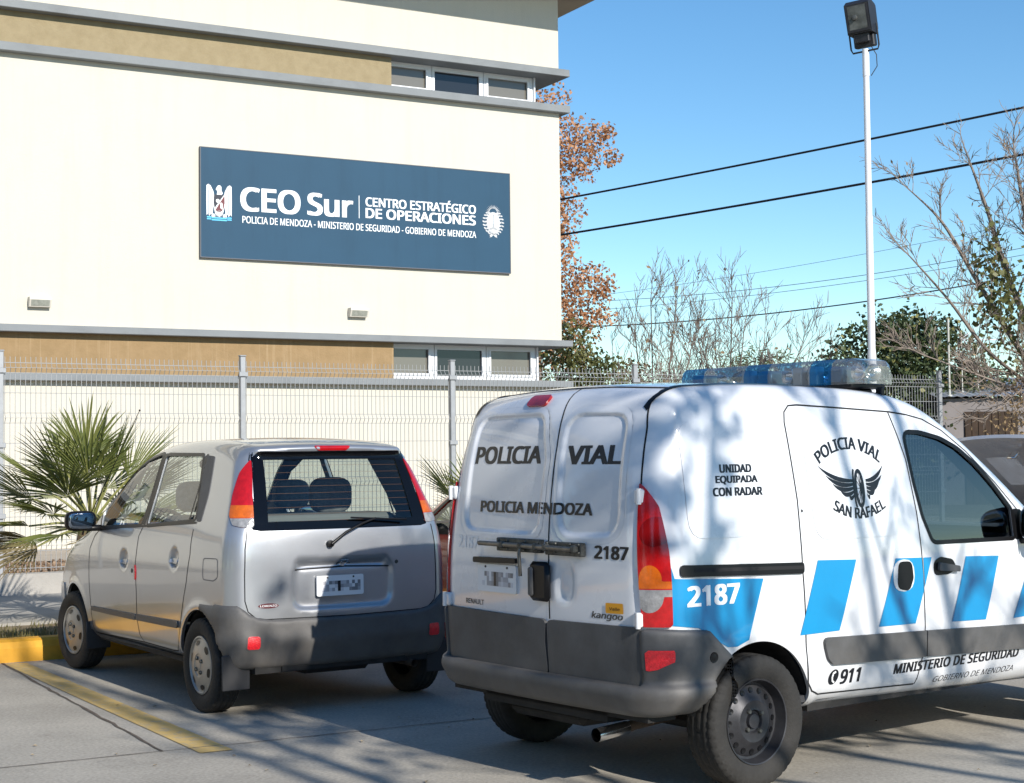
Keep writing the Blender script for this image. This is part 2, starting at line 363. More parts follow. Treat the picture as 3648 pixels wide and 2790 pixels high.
def word(F, s, side, start, x0, x1, z0, z1, bold=.02, shear=0., mirror=False, warp=None, space=1.):
    V, T, r = text2d(s, bold, shear, space); U = V.copy()
    if mirror: U[:, 0] = 1-U[:, 0]
    if warp is None: q = np.stack([x0+U[:, 0]*(x1-x0), z0+U[:, 1]*(z1-z0)], 1)
    else: q = warp(U)
    S, ax = lift(q, side, start); P, N = solve(F, S, ax); P = P+N*(V[:, 2]*.00003)[:, None]; T = T.copy(); e = np.cross(P[T[:, 1]]-P[T[:, 0]], P[T[:, 2]]-P[T[:, 0]]); f = (e*N[T[:, 0]]).sum(1) < 0; T[f] = T[f][:, ::-1]
    return Sh(P, N, T)
# ------------------------------------------------------------ ground, kerb, pavement
def road_mat():
    m = M('concrete', (.345, .318, .27), .85, col2=(.43, .395, .335), vscale=1.3, bump=.25, bscale=120); t = m.node_tree; b = t.nodes['Principled BSDF']
    r = [n for n in t.nodes if n.type == 'VALTORGB'][0]; tc = [n for n in t.nodes if n.type == 'TEX_COORD'][0]
    n = t.nodes.new('ShaderNodeTexNoise'); n.inputs['Scale'].default_value = 55; n.inputs['Detail'].default_value = 3; t.links.new(tc.outputs['Object'], n.inputs[0])
    n3 = t.nodes.new('ShaderNodeTexNoise'); n3.inputs['Scale'].default_value = .45; n3.inputs['Detail'].default_value = 8; n3.inputs['Roughness'].default_value = .7; t.links.new(tc.outputs['Object'], n3.inputs[0])
    a = t.nodes.new('ShaderNodeMapRange'); a.inputs['From Min'].default_value = .3; a.inputs['From Max'].default_value = .7; a.inputs['To Min'].default_value = .80; a.inputs['To Max'].default_value = 1.16; t.links.new(n.outputs[0], a.inputs[0])
    a2 = t.nodes.new('ShaderNodeMapRange'); a2.inputs['From Min'].default_value = .35; a2.inputs['From Max'].default_value = .65; a2.inputs['To Min'].default_value = .84; a2.inputs['To Max'].default_value = 1.08; t.links.new(n3.outputs[0], a2.inputs[0])
    n4 = t.nodes.new('ShaderNodeTexNoise'); n4.inputs['Scale'].default_value = 2.3; n4.inputs['Detail'].default_value = 9; n4.inputs['Roughness'].default_value = .72; t.links.new(tc.outputs['Object'], n4.inputs[0])
    a4 = t.nodes.new('ShaderNodeMapRange'); a4.inputs['From Min'].default_value = .56; a4.inputs['From Max'].default_value = .74; a4.inputs['To Min'].default_value = 1.03; a4.inputs['To Max'].default_value = .74; t.links.new(n4.outputs[0], a4.inputs[0])
    m0 = t.nodes.new('ShaderNodeMath'); m0.operation = 'MULTIPLY'; t.links.new(a2.outputs[0], m0.inputs[0]); t.links.new(a4.outputs[0], m0.inputs[1])
    mu = t.nodes.new('ShaderNodeMath'); mu.operation = 'MULTIPLY'; t.links.new(a.outputs[0], mu.inputs[0]); t.links.new(m0.outputs[0], mu.inputs[1])
    v = t.nodes.new('ShaderNodeVectorMath'); v.operation = 'SCALE'; t.links.new(r.outputs[0], v.inputs[0]); t.links.new(mu.outputs[0], v.inputs['Scale']); t.links.new(v.outputs[0], b.inputs['Base Color']); return m
def worn_paint(name, c, under, wear):
    m = M(name, c, .7, var=.12, vscale=6, bump=.15, bscale=120); t = m.node_tree; b = t.nodes['Principled BSDF']; r = [n for n in t.nodes if n.type == 'VALTORGB'][0]; tc = [n for n in t.nodes if n.type == 'TEX_COORD'][0]
    n = t.nodes.new('ShaderNodeTexNoise'); n.inputs['Scale'].default_value = 14; n.inputs['Detail'].default_value = 8; n.inputs['Roughness'].default_value = .75; t.links.new(tc.outputs['Object'], n.inputs[0])
    a = t.nodes.new('ShaderNodeMapRange'); a.inputs['From Min'].default_value = .58-wear; a.inputs['From Max'].default_value = .74-wear; t.links.new(n.outputs[0], a.inputs[0])
    mx = t.nodes.new('ShaderNodeMixRGB'); mx.inputs[2].default_value = (*under, 1); t.links.new(a.outputs[0], mx.inputs[0]); t.links.new(r.outputs[0], mx.inputs[1]); t.links.new(mx.outputs[0], b.inputs['Base Color']); return m
m_conc = road_mat(); TH = R_(29.0); ct, st_ = math.cos(TH), math.sin(TH); FX, FY = -5.06, 15.5
def S(name, V, F, mat, kind='structure'): o = mk(name, V, F, mat); o['kind'] = kind; return o
def fl(s, n, z=0.): return (FX+s*ct-n*st_, FY+s*st_+n*ct, z)          # fence-line coordinates: s along, n away from the street
def strip(name, s0, s1, n0, n1, z, mat, kind='structure'): return S(name, [fl(s0, n0, z), fl(s1, n0, z), fl(s1, n1, z), fl(s0, n1, z)], [(0, 1, 2, 3)], mat, kind)
S('ground', [(-600, -600, 0), (600, -600, 0), (600, 900, 0), (-600, 900, 0)], [(0, 1, 2, 3)], m_conc)
m_yel = worn_paint('yellow_kerb_paint', (.60, .30, .02), (.45, .36, .2), -.06); m_yline = worn_paint('worn_yellow_line', (.58, .40, .14), (.36, .32, .25), .08)
a0, a1, b0, b1 = np.array((-3.69, 11.39)), np.array((-3.535, 11.43)), np.array((-1.57, 7.87)), np.array((-1.42, 7.95))
S('yellow_line', [(*b0, .004), (*b1, .004), (*a1, .004), (*a0, .004)], [(0, 1, 2, 3)], m_yline)
m_joint = M('joint_tar', (.12, .095, .075), .9, var=.5, vscale=20)
def crack(p, q, w, jit=.008):
    p, q = np.array(p, float), np.array(q, float); L = np.linalg.norm(q-p); n = max(2, int(L/.12)); u = (q-p)/L; v = np.array([-u[1], u[0]]); V = []
    for i in range(n+1):
        c = p+(q-p)*i/n+v*rng.normal(0, jit*.5); ww = w*(.6+.8*rng.random()); V += [(*(c-v*ww/2), .0042), (*(c+v*ww/2), .0042)]
    return V, [(2*i, 2*i+1, 2*i+3, 2*i+2) for i in range(n)]
jd = np.array([math.sin(TH), -math.cos(TH)]); jp = np.array((-1.77, 7.93)); je = np.array([ct, st_])
for nm, p, q, w in (('paving_joint', jp-jd*4.0, jp, .017), ('paving_joint', jp-je*8, jp+je*9, .010), ('paving_joint', jp+jd*0+je*3.6, jp+jd*-4+je*3.6, .014), ('paving_joint', jp+jd*3.4-je*8, jp+jd*3.4+je*9, .008)):
    V, F = crack(p, q, w); S(nm, V, F, m_joint)
def extr(name, prof, s0, s1, mat, lab=None, cat=None, kind=None, n=1):
    V = []; k = len(prof)
    for i in range(n+1):
        s = s0+(s1-s0)*i/n; V += [fl(s, a, z) for a, z in prof]
    F = [(i*k+j, i*k+k+j, i*k+k+(j+1) % k, i*k+(j+1) % k) for i in range(n) for j in range(k)]+[tuple(range(k)), tuple(reversed(range(n*k, n*k+k)))]
    o = mk(name, V, F, mat); return tag(o, lab, cat, None, kind)
extr('kerb', [(-4.20, -.05), (-4.195, .10), (-4.17, .145), (-4.13, .16), (-4.02, .162), (-4.02, -.05)], -22, 24, m_yel, kind='structure', n=1)
strip('soil_strip', -22, 24, -4.02, -2.86, .128, M('dry_soil', (.16, .12, .075), .95, col2=(.27, .21, .13), vscale=9, bump=.8, bscale=30))
extr('pavement', [(-2.86, -.05), (-2.86, .152), (-.13, .150), (-.13, -.05)], -22, 24, M('pavement_concrete', (.33, .315, .285), .85, var=.1, vscale=2.5, bump=.2, bscale=80), kind='structure')
# dry grass on the strip
V = []; F = []; n = 5200
for i in range(n):
    s = rng.uniform(-3.2, 4.5); q = rng.uniform(-4.0, -2.88)
    if i % 3: s = rng.normal([-1.6, -.6, .3, 1.2, -2.4][i % 5], .22); q = rng.normal([-3.3, -3.7, -3.2, -3.5, -3.6][i % 5], .16)
    q = min(max(q, -4.0), -2.9); p = fl(s, q, .126); hgt = rng.uniform(.02, .075); a = rng.uniform(0, 6.28); w = rng.uniform(.003, .006); l = rng.uniform(.01, .06); k = len(V); ca, sa = math.cos(a), math.sin(a)
    V += [(p[0]-sa*w, p[1]+ca*w, p[2]), (p[0]+sa*w, p[1]-ca*w, p[2]), (p[0]+ca*l, p[1]+sa*l, p[2]+hgt)]; F.append((k, k+1, k+2))
S('grass', V, F, leaf_mat('dry_grass', (.10, .11, .03), (.32, .25, .11), vscale=3.), 'stuff')
# plinth, yard, bark bed
m_plin = M('plinth_concrete', (.36, .34, .31), .85, var=.1, vscale=3, bump=.3, bscale=60)
extr('plinth_wall', [(-.13, -.05), (-.13, .352), (.07, .352), (.07, -.05)], -22, 12.65, m_plin, 'low grey concrete plinth wall under the wire mesh fence', 'wall')
strip('yard', -22, 30, .07, 40, .33, M('yard_soil', (.20, .16, .11), .95, var=.25, vscale=3))
strip('yard_path', -22, 16, 1.75, 4.6, .352, M('path_concrete', (.42, .36, .29), .85, var=.06, vscale=3))
V = []; F = []
for i in range(2600):
    p = fl(rng.uniform(-1.5, 6.0), rng.uniform(.09, 1.74), .335+rng.uniform(0, .02)); r = rng.uniform(.012, .04); k = len(V); ax = rng.normal(size=(3, 3)); ax, _ = np.linalg.qr(ax); sc = np.array([r, r*.6, r*.35])
    for sx, sy, sz in ((-1, -1, -1), (1, -1, -1), (1, 1, -1), (-1, 1, -1), (-1, -1, 1), (1, -1, 1), (1, 1, 1), (-1, 1, 1)): V.append(np.array(p)+ax@(np.array([sx, sy, sz])*sc*rng.uniform(.7, 1.1)))
    F += [tuple(k+j for j in q) for q in ((0, 3, 2, 1), (4, 5, 6, 7), (0, 1, 5, 4), (1, 2, 6, 5), (2, 3, 7, 6), (3, 0, 4, 7))]
S('bark_mulch', V, F, M('bark', (.10, .055, .03), .9, col2=(.34, .24, .16), vscale=14), 'stuff')
V = []; F = []
for i in range(60):
    p = (rng.uniform(-3.5, 3.5), rng.uniform(5.5, 9.5), .006); a = rng.uniform(0, 6.28); r = rng.uniform(.008, .022); k = len(V)
    V += [(p[0]+r*math.cos(a), p[1]+r*math.sin(a), .006), (p[0]-r*.5*math.sin(a), p[1]+r*.5*math.cos(a), .012), (p[0]-r*math.cos(a), p[1]-r*math.sin(a), .006), (p[0]+r*.5*math.sin(a), p[1]-r*.5*math.cos(a), .009)]; F.append((k, k+1, k+2, k+3))
S('leaf_litter', V, F, M('dead_leaf', (.25, .17, .09), .9, col2=(.45, .38, .26), vscale=8), 'stuff')
# ------------------------------------------------------------ the building
BX, BY = -7.082, 19.148
m_stuc = M('cream_stucco', (.58, .548, .470), .9, var=.02, vscale=1.2, bump=.35, bscale=55); m_stuc.node_tree.nodes['Principled BSDF'].inputs['Specular IOR Level'].default_value = .2; m_tan = M('tan_render', (.26, .205, .118), .92, col2=(.31, .25, .15), vscale=7, bump=.5, bscale=45)
def streak_mat():
    m = M('stained_tan_render', (.26, .175, .085), .92, col2=(.31, .21, .108), vscale=6, bump=.4, bscale=45); t = m.node_tree; b = t.nodes['Principled BSDF']; r = [n for n in t.nodes if n.type == 'VALTORGB'][0]; tc = [n for n in t.nodes if n.type == 'TEX_COORD'][0]
    mp = t.nodes.new('ShaderNodeMapping'); mp.inputs['Scale'].default_value = (9, 1, .25); t.links.new(tc.outputs['Object'], mp.inputs[0]); n = t.nodes.new('ShaderNodeTexNoise'); n.inputs['Scale'].default_value = 2.2; n.inputs['Detail'].default_value = 5; t.links.new(mp.outputs[0], n.inputs[0])
    a = t.nodes.new('ShaderNodeMapRange'); a.inputs['From Min'].default_value = .56; a.inputs['From Max'].default_value = .72; a.inputs['To Max'].default_value = .55; t.links.new(n.outputs[0], a.inputs[0])
    mx = t.nodes.new('ShaderNodeMixRGB'); mx.inputs[2].default_value = (.40, .29, .17, 1); t.links.new(a.outputs[0], mx.inputs[0]); t.links.new(r.outputs[0], mx.inputs[1]); t.links.new(mx.outputs[0], b.inputs['Base Color']); return m
m_led = M('grey_ledge_paint', (.20, .215, .225), .7, var=.06, vscale=2, bump=.15, bscale=50); m_alu = M('white_aluminium', (.72, .73, .75), .4); m_pane = M('dark_window_pane', (.020, .022, .026), .06, spec=.6); m_reflpane = M('reflection_tone_pane', (.16, .15, .13), .12, spec=.6)  # outer panes: grey-brown reflection put into the base colour
m_sblue = M('sign_blue', (.021, .068, .120), .6, spec=.25, var=.05, vscale=.9)
def add_streaks(m, fac, sc):
    t = m.node_tree; b = t.nodes['Principled BSDF']; tc = [n for n in t.nodes if n.type == 'TEX_COORD'][0]; l = b.inputs['Base Color'].links[0].from_socket
    mp = t.nodes.new('ShaderNodeMapping'); mp.inputs['Scale'].default_value = sc; t.links.new(tc.outputs['Object'], mp.inputs[0]); n = t.nodes.new('ShaderNodeTexNoise'); n.inputs['Scale'].default_value = 1.; n.inputs['Detail'].default_value = 7; n.inputs['Roughness'].default_value = .7; t.links.new(mp.outputs[0], n.inputs[0])
    a = t.nodes.new('ShaderNodeMapRange'); a.inputs['From Min'].default_value = .5; a.inputs['From Max'].default_value = .8; a.inputs['To Min'].default_value = 1; a.inputs['To Max'].default_value = 1-fac; t.links.new(n.outputs[0], a.inputs[0])
    v = t.nodes.new('ShaderNodeVectorMath'); v.operation = 'SCALE'; t.links.new(l, v.inputs[0]); t.links.new(a.outputs[0], v.inputs['Scale']); t.links.new(v.outputs[0], b.inputs['Base Color'])
add_streaks(m_stuc, .09, (4, 1, .25)); add_streaks(m_led, .25, (1.5, 1, 3)); add_streaks(m_sblue, .2, (3, 1, .3))
bld = thing('office_building', 'two storey cream stucco building with grey ledges and tan bands behind the fence', 'building', (BX, BY, 0), TH)
SL = -16.0
for nm, z0, z1 in (('wall', .30, 2.470), ('wall', 3.172, 6.606), ('wall', 7.262, 8.56)):
    b = MB(); b.box(SL, 8.96, 0, .36, z0, z1); b.box(8.60, 8.957, .36, 9, z0, z1); b.build(nm, m_stuc, bld)
b = MB(); b.box(SL, 8.55, .363, 9, .30, 8.55); b.build('wall_core', m_stuc, bld)
for i, (z0, z1) in enumerate(((2.470, 2.566), (3.080, 3.172), (6.606, 6.716), (7.155, 7.262))):
    b = MB(); b.box(SL, 9.085, -.125, .40, z0, z1, .006); b.box(8.62, 9.085, .40, 9, z0, z1, .006); b.build('ledge', m_led, bld)
for z0, z1, m in ((2.566, 3.080, streak_mat()), (6.716, 7.155, m_tan)):
    b = MB(); b.box(SL, 6.20, .022, .36, z0, z1); b.build('tan_band', m, bld)
    b = MB(); b.box(6.20, 8.63, .34, .362, z0, z1); b.box(8.58, 8.63, .362, 9, z0, z1); b.build('recess_wall', m_stuc, bld)
    # three windows side by side, set back under the ledge
    H = z1-z0
    for x0, x1, kind in ((6.205, 6.925, 'f'), (6.935, 7.775, 'o'), (7.785, 8.62, 'f')):
        b = MB(); f = .065
        b.box(x0, x1, .20, .27, z0+.002, z0+f); b.box(x0, x1, .20, .27, z1-.07, z1-.002); b.box(x0, x0+f*.6, .20, .27, z0+f, z1-.07); b.box(x1-f, x1, .20, .27, z0+f, z1-.07)
        if kind == 'f': b.box(x0+f*.6, x1-f, .185, .215, z0+f, z0+f+.03); b.box(x0+f*.6, x0+f*.6+.03, .185, .215, z0+f+.03, z1-.07); b.box(x1-f-.03, x1-f, .185, .215, z0+f+.03, z1-.07)
        w = b.build('window', m_alu, bld)
        b = MB(); b.box(x0+.02, x1-.02, .235, .25, z0+.03, z1-.03); b.build('pane', m_reflpane if kind == 'f' else m_pane, w)
    b = MB(); b.box(8.622, 8.645, .16, .34, z0+.002, z1-.002); b.build('corner_post', m_alu, bld)
b = MB(); b.box(SL, 9.86, -1.30, 10, 8.56, 8.80); b.build('roof_eave', M('eave_soffit', (.42, .36, .28), .85, var=.05), bld)
b = MB(); b.box(SL, 9.88, -1.32, 10, 8.802, 9.0); b.build('roof_fascia', m_led, bld)
# sign on the wall
sg = thing('wall_sign', 'long dark blue sign board with white lettering and two crests on the cream wall', 'sign', (BX, BY, 0), TH)
m_swh = M('sign_white', (.80, .82, .83), .5); m_ssil = M('sign_silver', (.52, .53, .54), .45, var=.25, vscale=40); m_scy = M('sign_cyan', (.10, .50, .78), .5); m_smar = M('sign_maroon', (.13, .02, .026), .5)
x0, x1, z0, z1 = 3.375, 8.062, 4.150, 5.612
b = MB(); b.box(x0, x1, -.05, -.005, z0, z1); b.build('board', m_sblue, sg)
b = MB(); b.box(x0-.012, x0-.001, -.054, -.002, z0-.012, z1+.012); b.box(x1+.001, x1+.012, -.054, -.002, z0-.012, z1+.012); b.box(x0-.001, x1+.001, -.054, -.002, z0-.012, z0-.001); b.box(x0-.001, x1+.001, -.054, -.002, z1+.001, z1+.012); b.build('board_frame', M('sign_edge', (.10, .11, .13), .6), sg)
sw, shh = x1-x0, z1-z0
def sx(u): return x0+u*sw
def sz(v): return z1-v*shh
def sgtext(s, u0, u1, v0, v1, bold, mat=m_swh):
    V, T, r = text2d(s, bold); mk('lettering', np.stack([sx(u0+V[:, 0]*(u1-u0)), -.0535-V[:, 2]*.0004, sz(v1-V[:, 1]*(v1-v0))], 1), T[:, ::1], mat, sg)
def flat(name, P, mat, par, off=-.0535): mk(name, [(sx(u), off, sz(v)) for u, v in P], [tuple(range(len(P)))], mat, par)
sgtext('CEO', .116, .300, .334, .560, .035); sgtext('Sur', .321, .467, .340, .556, .035); flat('divider_line', [(.4852, .334), (.4872, .334), (.4872, .552), (.4852, .552)], m_swh, sg)
sgtext('CENTRO ESTRATÉGICO', .507, .880, .318, .432, .030); sgtext('DE OPERACIONES', .507, .879, .447, .546, .034); sgtext('POLICIA DE MENDOZA - MINISTERIO DE SEGURIDAD - GOBIERNO DE MENDOZA', .122, .880, .604, .670, .016)
# crest of a bird with spread wings over a shield and two cyan bars
cr = bpy.data.objects.new('bird_crest', None); COL.objects.link(cr); cr.parent = sg
def half(P): return [(2*.053-u, v) for u, v in reversed(P)]
wing = [(.016, .345), (.021, .332), (.028, .345), (.036, .395), (.038, .43), (.036, .50), (.035, .56), (.034, .60), (.0325, .617), (.029, .60), (.0245, .625), (.0205, .60), (.016, .62), (.0155, .48)]
flat('wing', wing, m_swh, cr); flat('wing', half(wing), m_swh, cr)
for u in (.0205, .025, .0295):
    for q in ([(u, .385), (u+.0016, .385), (u+.0016, .605), (u, .605)],): flat('feather_line', q, m_sblue, cr, -.0545) if u < .029 else None; flat('feather_line', half(q), m_sblue, cr, -.0545) if u < .029 else None
flat('head', [(.046, .425), (.048, .40), (.046, .385), (.043, .378), (.046, .358), (.050, .340), (.056, .338), (.060, .352), (.060, .385), (.064, .41), (.061, .425), (.053, .432)], m_swh, cr); flat('eye', [(.049, .358), (.051, .358), (.051, .366), (.049, .366)], m_sblue, cr, -.0545)
flat('body', [(.038, .44), (.068, .44), (.071, .52), (.064, .60), (.053, .628), (.042, .60), (.035, .52)], m_swh, cr, -.0532)
flat('shield', [(.038, .425), (.068, .425), (.0695, .50), (.066, .555), (.059, .58), (.053, .587), (.047, .58), (.040, .555), (.0365, .50)], M('crest_navy', (.006, .010, .026), .5), cr, -.0545)
flat('shield_half', [(.0690, .430), (.0695, .50), (.066, .555), (.059, .58), (.053, .587), (.047, .58), (.041, .565)], m_smar, cr, -.0552)
flat('shield_band', [(.0665, .428), (.069, .428), (.0415, .568), (.039, .553)], m_swh, cr, -.0558)
flat('sun_disc', [(.049+.0055*math.cos(t), .482+.0176*math.sin(t)) for t in np.linspace(0, 2*math.pi, 16, endpoint=False)], m_swh, cr, -.0556)
flat('lion', [(.056, .55), (.057, .53), (.056, .51), (.058, .495), (.062, .50), (.064, .52), (.063, .54), (.065, .555), (.061, .56), (.059, .548)], m_swh, cr, -.0558)
V, T, r = text2d('1810', .01); mk('lettering', np.stack([sx(.0485+V[:, 0]*.009), np.full(len(V), -.0562), sz(.582-V[:, 1]*.014)], 1), T, m_swh, cr)
for k in range(5): flat('tail_feather', [(.046+.003*k, .60), (.0485+.003*k, .60), (.0475+.0045*k-.003, .642-.006*abs(k-2))], m_swh, cr, -.0545)
for s in (0, 1):
    for k in range(3): q = [(.030+.004*k, .625), (.033+.004*k, .60), (.036+.003*k, .60), (.033+.004*k, .635)]; flat('claw', q if not s else half(q), m_swh, cr, -.0545)
for v0, v1, u0, u1 in ((.628, .640, .017, .030), (.646, .657, .017, .030), (.634, .645, .031, .076), (.652, .664, .031, .076), (.628, .640, .077, .090), (.646, .657, .077, .090)): flat('cyan_bar', [(u0, v0), (u1, v0), (u1, v1), (u0, v1)], m_scy, cr)
# oval crest with rays and laurel
cr = bpy.data.objects.new('oval_crest', None); COL.objects.link(cr); cr.parent = sg; ku = shh/sw
def E(u, v, ru, rv, n=26, a=0): return [(u+ru*math.cos(t)*math.cos(a)-rv*ku*math.sin(t)*math.sin(a), v+ru/ku*math.cos(t)*math.sin(a)+rv*math.sin(t)*math.cos(a)) for t in np.linspace(0, 2*math.pi, n, endpoint=False)]
for k in range(17):
    a = math.pi*(-.08+1.16*k/16); d = np.array([math.cos(a)*ku, -math.sin(a)]); p = np.array([.941, .405]); q = np.array([-d[1]*ku, d[0]/ku])*.0045
    flat('sun_ray', [tuple(p+d*.045-q), tuple(p+d*.084), tuple(p+d*.045+q)], m_ssil, cr, -.0538)
flat('oval_rim', E(.941, .505, .0235, .108), m_ssil, cr, -.0541); flat('oval', E(.941, .505, .0215, .099), M('crest_light', (.68, .69, .70), .5, var=.12, vscale=30), cr, -.0547)
flat('oval_lower', [(.941+.0215*math.cos(t), .505+.099*math.sin(t)) for t in np.linspace(.12, math.pi-.12, 16)], m_ssil, cr, -.0552); flat('pole_mark', [(.9403, .42), (.9417, .42), (.9417, .56), (.9403, .56)], m_sblue, cr, -.0556); flat('cap_mark', [(.9375, .435), (.941, .405), (.9455, .44)], m_ssil, cr, -.0556)
for u in (-1, 1): flat('hand_mark', [(.941, .548), (.941+u*.012, .562), (.941+u*.013, .580), (.941, .566)], M('hand_grey', (.34, .35, .36), .5) if u < 0 else bpy.data.materials['hand_grey'], cr, -.0558)
for s in (-1, 1):
    for k in range(9):
        t = math.pi*(.46-.094*k); c = np.array([.941+s*.030*math.cos(t), .508+.118*math.sin(t)])
        for o in (-1, 1): flat('laurel_leaf', E(c[0]+o*.0035, c[1]-.006, .0055, .0085, 8, s*(.9-.12*k)*o), m_ssil, cr, -.0536)
for s in (-1, 1): flat('ribbon', [(.941, .628), (.941+s*.006, .622), (.941+s*.014, .632), (.941+s*.011, .645), (.941+s*.015, .655), (.941+s*.006, .648)], m_ssil, cr, -.0539)
# wall lamps
m_lampb = M('lamp_body', (.60, .57, .50), .6, var=.05)
for i, (s, z) in enumerate(((1.275, 3.462), (5.630, 3.480))):
    t = thing('wall_lamp', ['small cream wedge wall lamp at the left, left of the blue sign board', 'small cream wedge wall lamp under the blue sign board'][i], 'lamp', (BX+s*ct, BY+s*st_, z), TH, 'wedge wall lamps on the cream wall')
    b = MB(); P = [(0, -.062), (-.078, -.062), (-.118, .028), (-.112, .062), (0, .062)]; b.prism(P, lambda u, v, w: (w, u, v), -.135, .135); b.build('lamp_body', m_lampb, t)
    b = MB(); P = [(-.084, -.050), (-.088, -.050), (-.1195, .024), (-.1155, .024)]; b.prism(P, lambda u, v, w: (w, u, v), -.115, .115); b.build('lamp_lens', M('lamp_lens', (.30, .31, .27), .25, var=.2, vscale=20), t)
# ------------------------------------------------------------ fence
m_galv = M('galvanised_steel', (.31, .32, .33), .5, metal=.3, var=.1, vscale=6); m_wire = M('fence_wire', (.27, .275, .28), .55, metal=.2)
fe = thing('wire_fence', 'grey welded wire mesh fence with folded wires on square posts along the plinth', 'fence', (FX, FY, 0), TH)
Z0, Z1 = .37, 2.50
def fold(z):
    for c in (2.39, 1.89, 1.20, .62):
        d = abs(z-c)
        if d < .05: return -.035*(1-d/.05)
    return 0.
zs = sorted(set([Z0, Z1]+[c+d for c in (2.39, 1.89, 1.20, .62) for d in (-.05, 0, .05)]))
V = []; F = []; w = .0028
def wire(V, F, pts, w):
    k = len(V)
    for x, y, z in pts: V += [(x-w, y-w, z), (x+w, y-w, z), (x+w, y+w, z), (x-w, y+w, z)]
    for i in range(len(pts)-1):
        for j in range(4): a = k+4*i+j; b = k+4*i+(j+1) % 4; F.append((a, b, b+4, a+4))
def hwire(V, F, x0, x1, y, z, w): k = len(V); V += [(x0, y-w, z-w), (x0, y+w, z-w), (x0, y+w, z+w), (x0, y-w, z+w), (x1, y-w, z-w), (x1, y+w, z-w), (x1, y+w, z+w), (x1, y-w, z+w)]; F += [(k+j, k+(j+1) % 4, k+4+(j+1) % 4, k+4+j) for j in range(4)]
for i in range(49): wire(V, F, [(.045+.0502*i, fold(z), z) for z in zs], w)
for z in sorted(set([c+d for c in (2.39, 1.89, 1.20, .62) for d in (-.05, .05)]+[1.64, 1.42, .91, .40, 2.14])): hwire(V, F, .035, 2.465, -.005, z, .0033)
for c in (2.39, 1.89, 1.20, .62): hwire(V, F, .035, 2.465, -.040, c, .0024)
pm = mk('mesh_panel', V, F, m_wire, fe); pm.location = (-7.5, 0, 0)
pb = MB(); pb.box(-.03, .03, -.03, .03, .352, 2.55, .006); pb.box(-.035, .035, -.035, .035, 2.551, 2.565, .004)
for z in (2.36, 1.62, .92): pb.box(-.05, .05, -.048, -.031, z-.025, z+.025, .004)
po = pb.build('post', m_galv, fe); po.location = (-7.5, 0, 0)
for i in range(-2, 5): o = pm.copy(); COL.objects.link(o); o.location = (2.5*i, 0, 0)
for i in range(-2, 6): o = po.copy(); COL.objects.link(o); o.location = (2.5*i, 0, 0)
# ------------------------------------------------------------ floodlight pole
m_pole = M('white_pole_paint', (.74, .74, .76), .35, coat=.4, var=.04, vscale=2); m_fblk = M('floodlight_black', (.018, .018, .022), .5, var=.3, vscale=10)
fp = thing('floodlight_pole', 'slender white stepped steel pole with a black floodlight on top', 'floodlight', (4.69, 20.4, 0), 0)
b = MB(); b.lathe([(.056, .30), (.056, 2.72), (.050, 2.78), (.048, 2.80), (.048, 4.52), (.043, 4.55), (.040, 5.9), (.040, 6.38), (.046, 6.382), (.046, 6.74), (.0005, 6.74)], (0, 0, 0), (0, 0, 1), 20); b.box(-.15, .15, -.15, .15, .29, .31, .004); b.build('pole', m_pole, fp, 30)
hd = bpy.data.objects.new('floodlight', None); COL.objects.link(hd); hd.parent = fp; hd.location = (-.01, -.02, 6.74); hd.rotation_euler = (R_(9), R_(-3), R_(-33))
b = MB()
P = [(-.13, .20), (.10, .17), (.13, .30), (.11, .56), (-.06, .63), (-.155, .58)]; b.prism(P, lambda u, v, w: (w, u, v), -.165, .165)
for k in range(7): b.box(-.15+.05*k-.006, -.15+.05*k+.006, .10, .155, .24, .55)
b.box(-.14, .14, -.02, .10, .02, .19, .015); b.box(-.10, .10, -.10, -.02, .08, .20, .01)
hb_ = b.build('housing', m_fblk, hd, 30)
b = MB(); b.prism([(-.1345, .215), (-.149, .218), (-.171, .575), (-.1575, .575)], lambda u, v, w: (w, u, v), -.150, .150); b.build('glass_frame', m_fblk, hd)
b = MB(); b.prism([(-.1500, .250), (-.1515, .250), (-.1705, .555), (-.1690, .555)], lambda u, v, w: (w, u, v), -.120, .120); b.build('glass_cover', M('flood_glass', (.17, .18, .17), .12, metal=.4, var=.5, vscale=7, spec=.7), hd)
b = MB(); b.lathe([(.034, 0), (.030, .02), (.018, .024), (.0005, .024)], (-.03, -.163, .40), (0, -1, .06), 14); b.build('lamp_bulb', M('flood_bulb', (.08, .08, .075), .3), hd, 40)
b = MB(); b.tube([(-.19, .0, .30), (-.19, .0, .02), (-.17, 0, -.03), (.17, 0, -.03), (.19, 0, .02), (.19, 0, .30)], .012, 8); b.build('bracket', m_fblk, hd, 50)
b = MB(); b.tube([(.08, 0, .03), (.14, 0, -.10), (.13, 0, -.25), (.04, -.02, -.36)], .006, 6); b.build('cable', m_fblk, hd, 50)
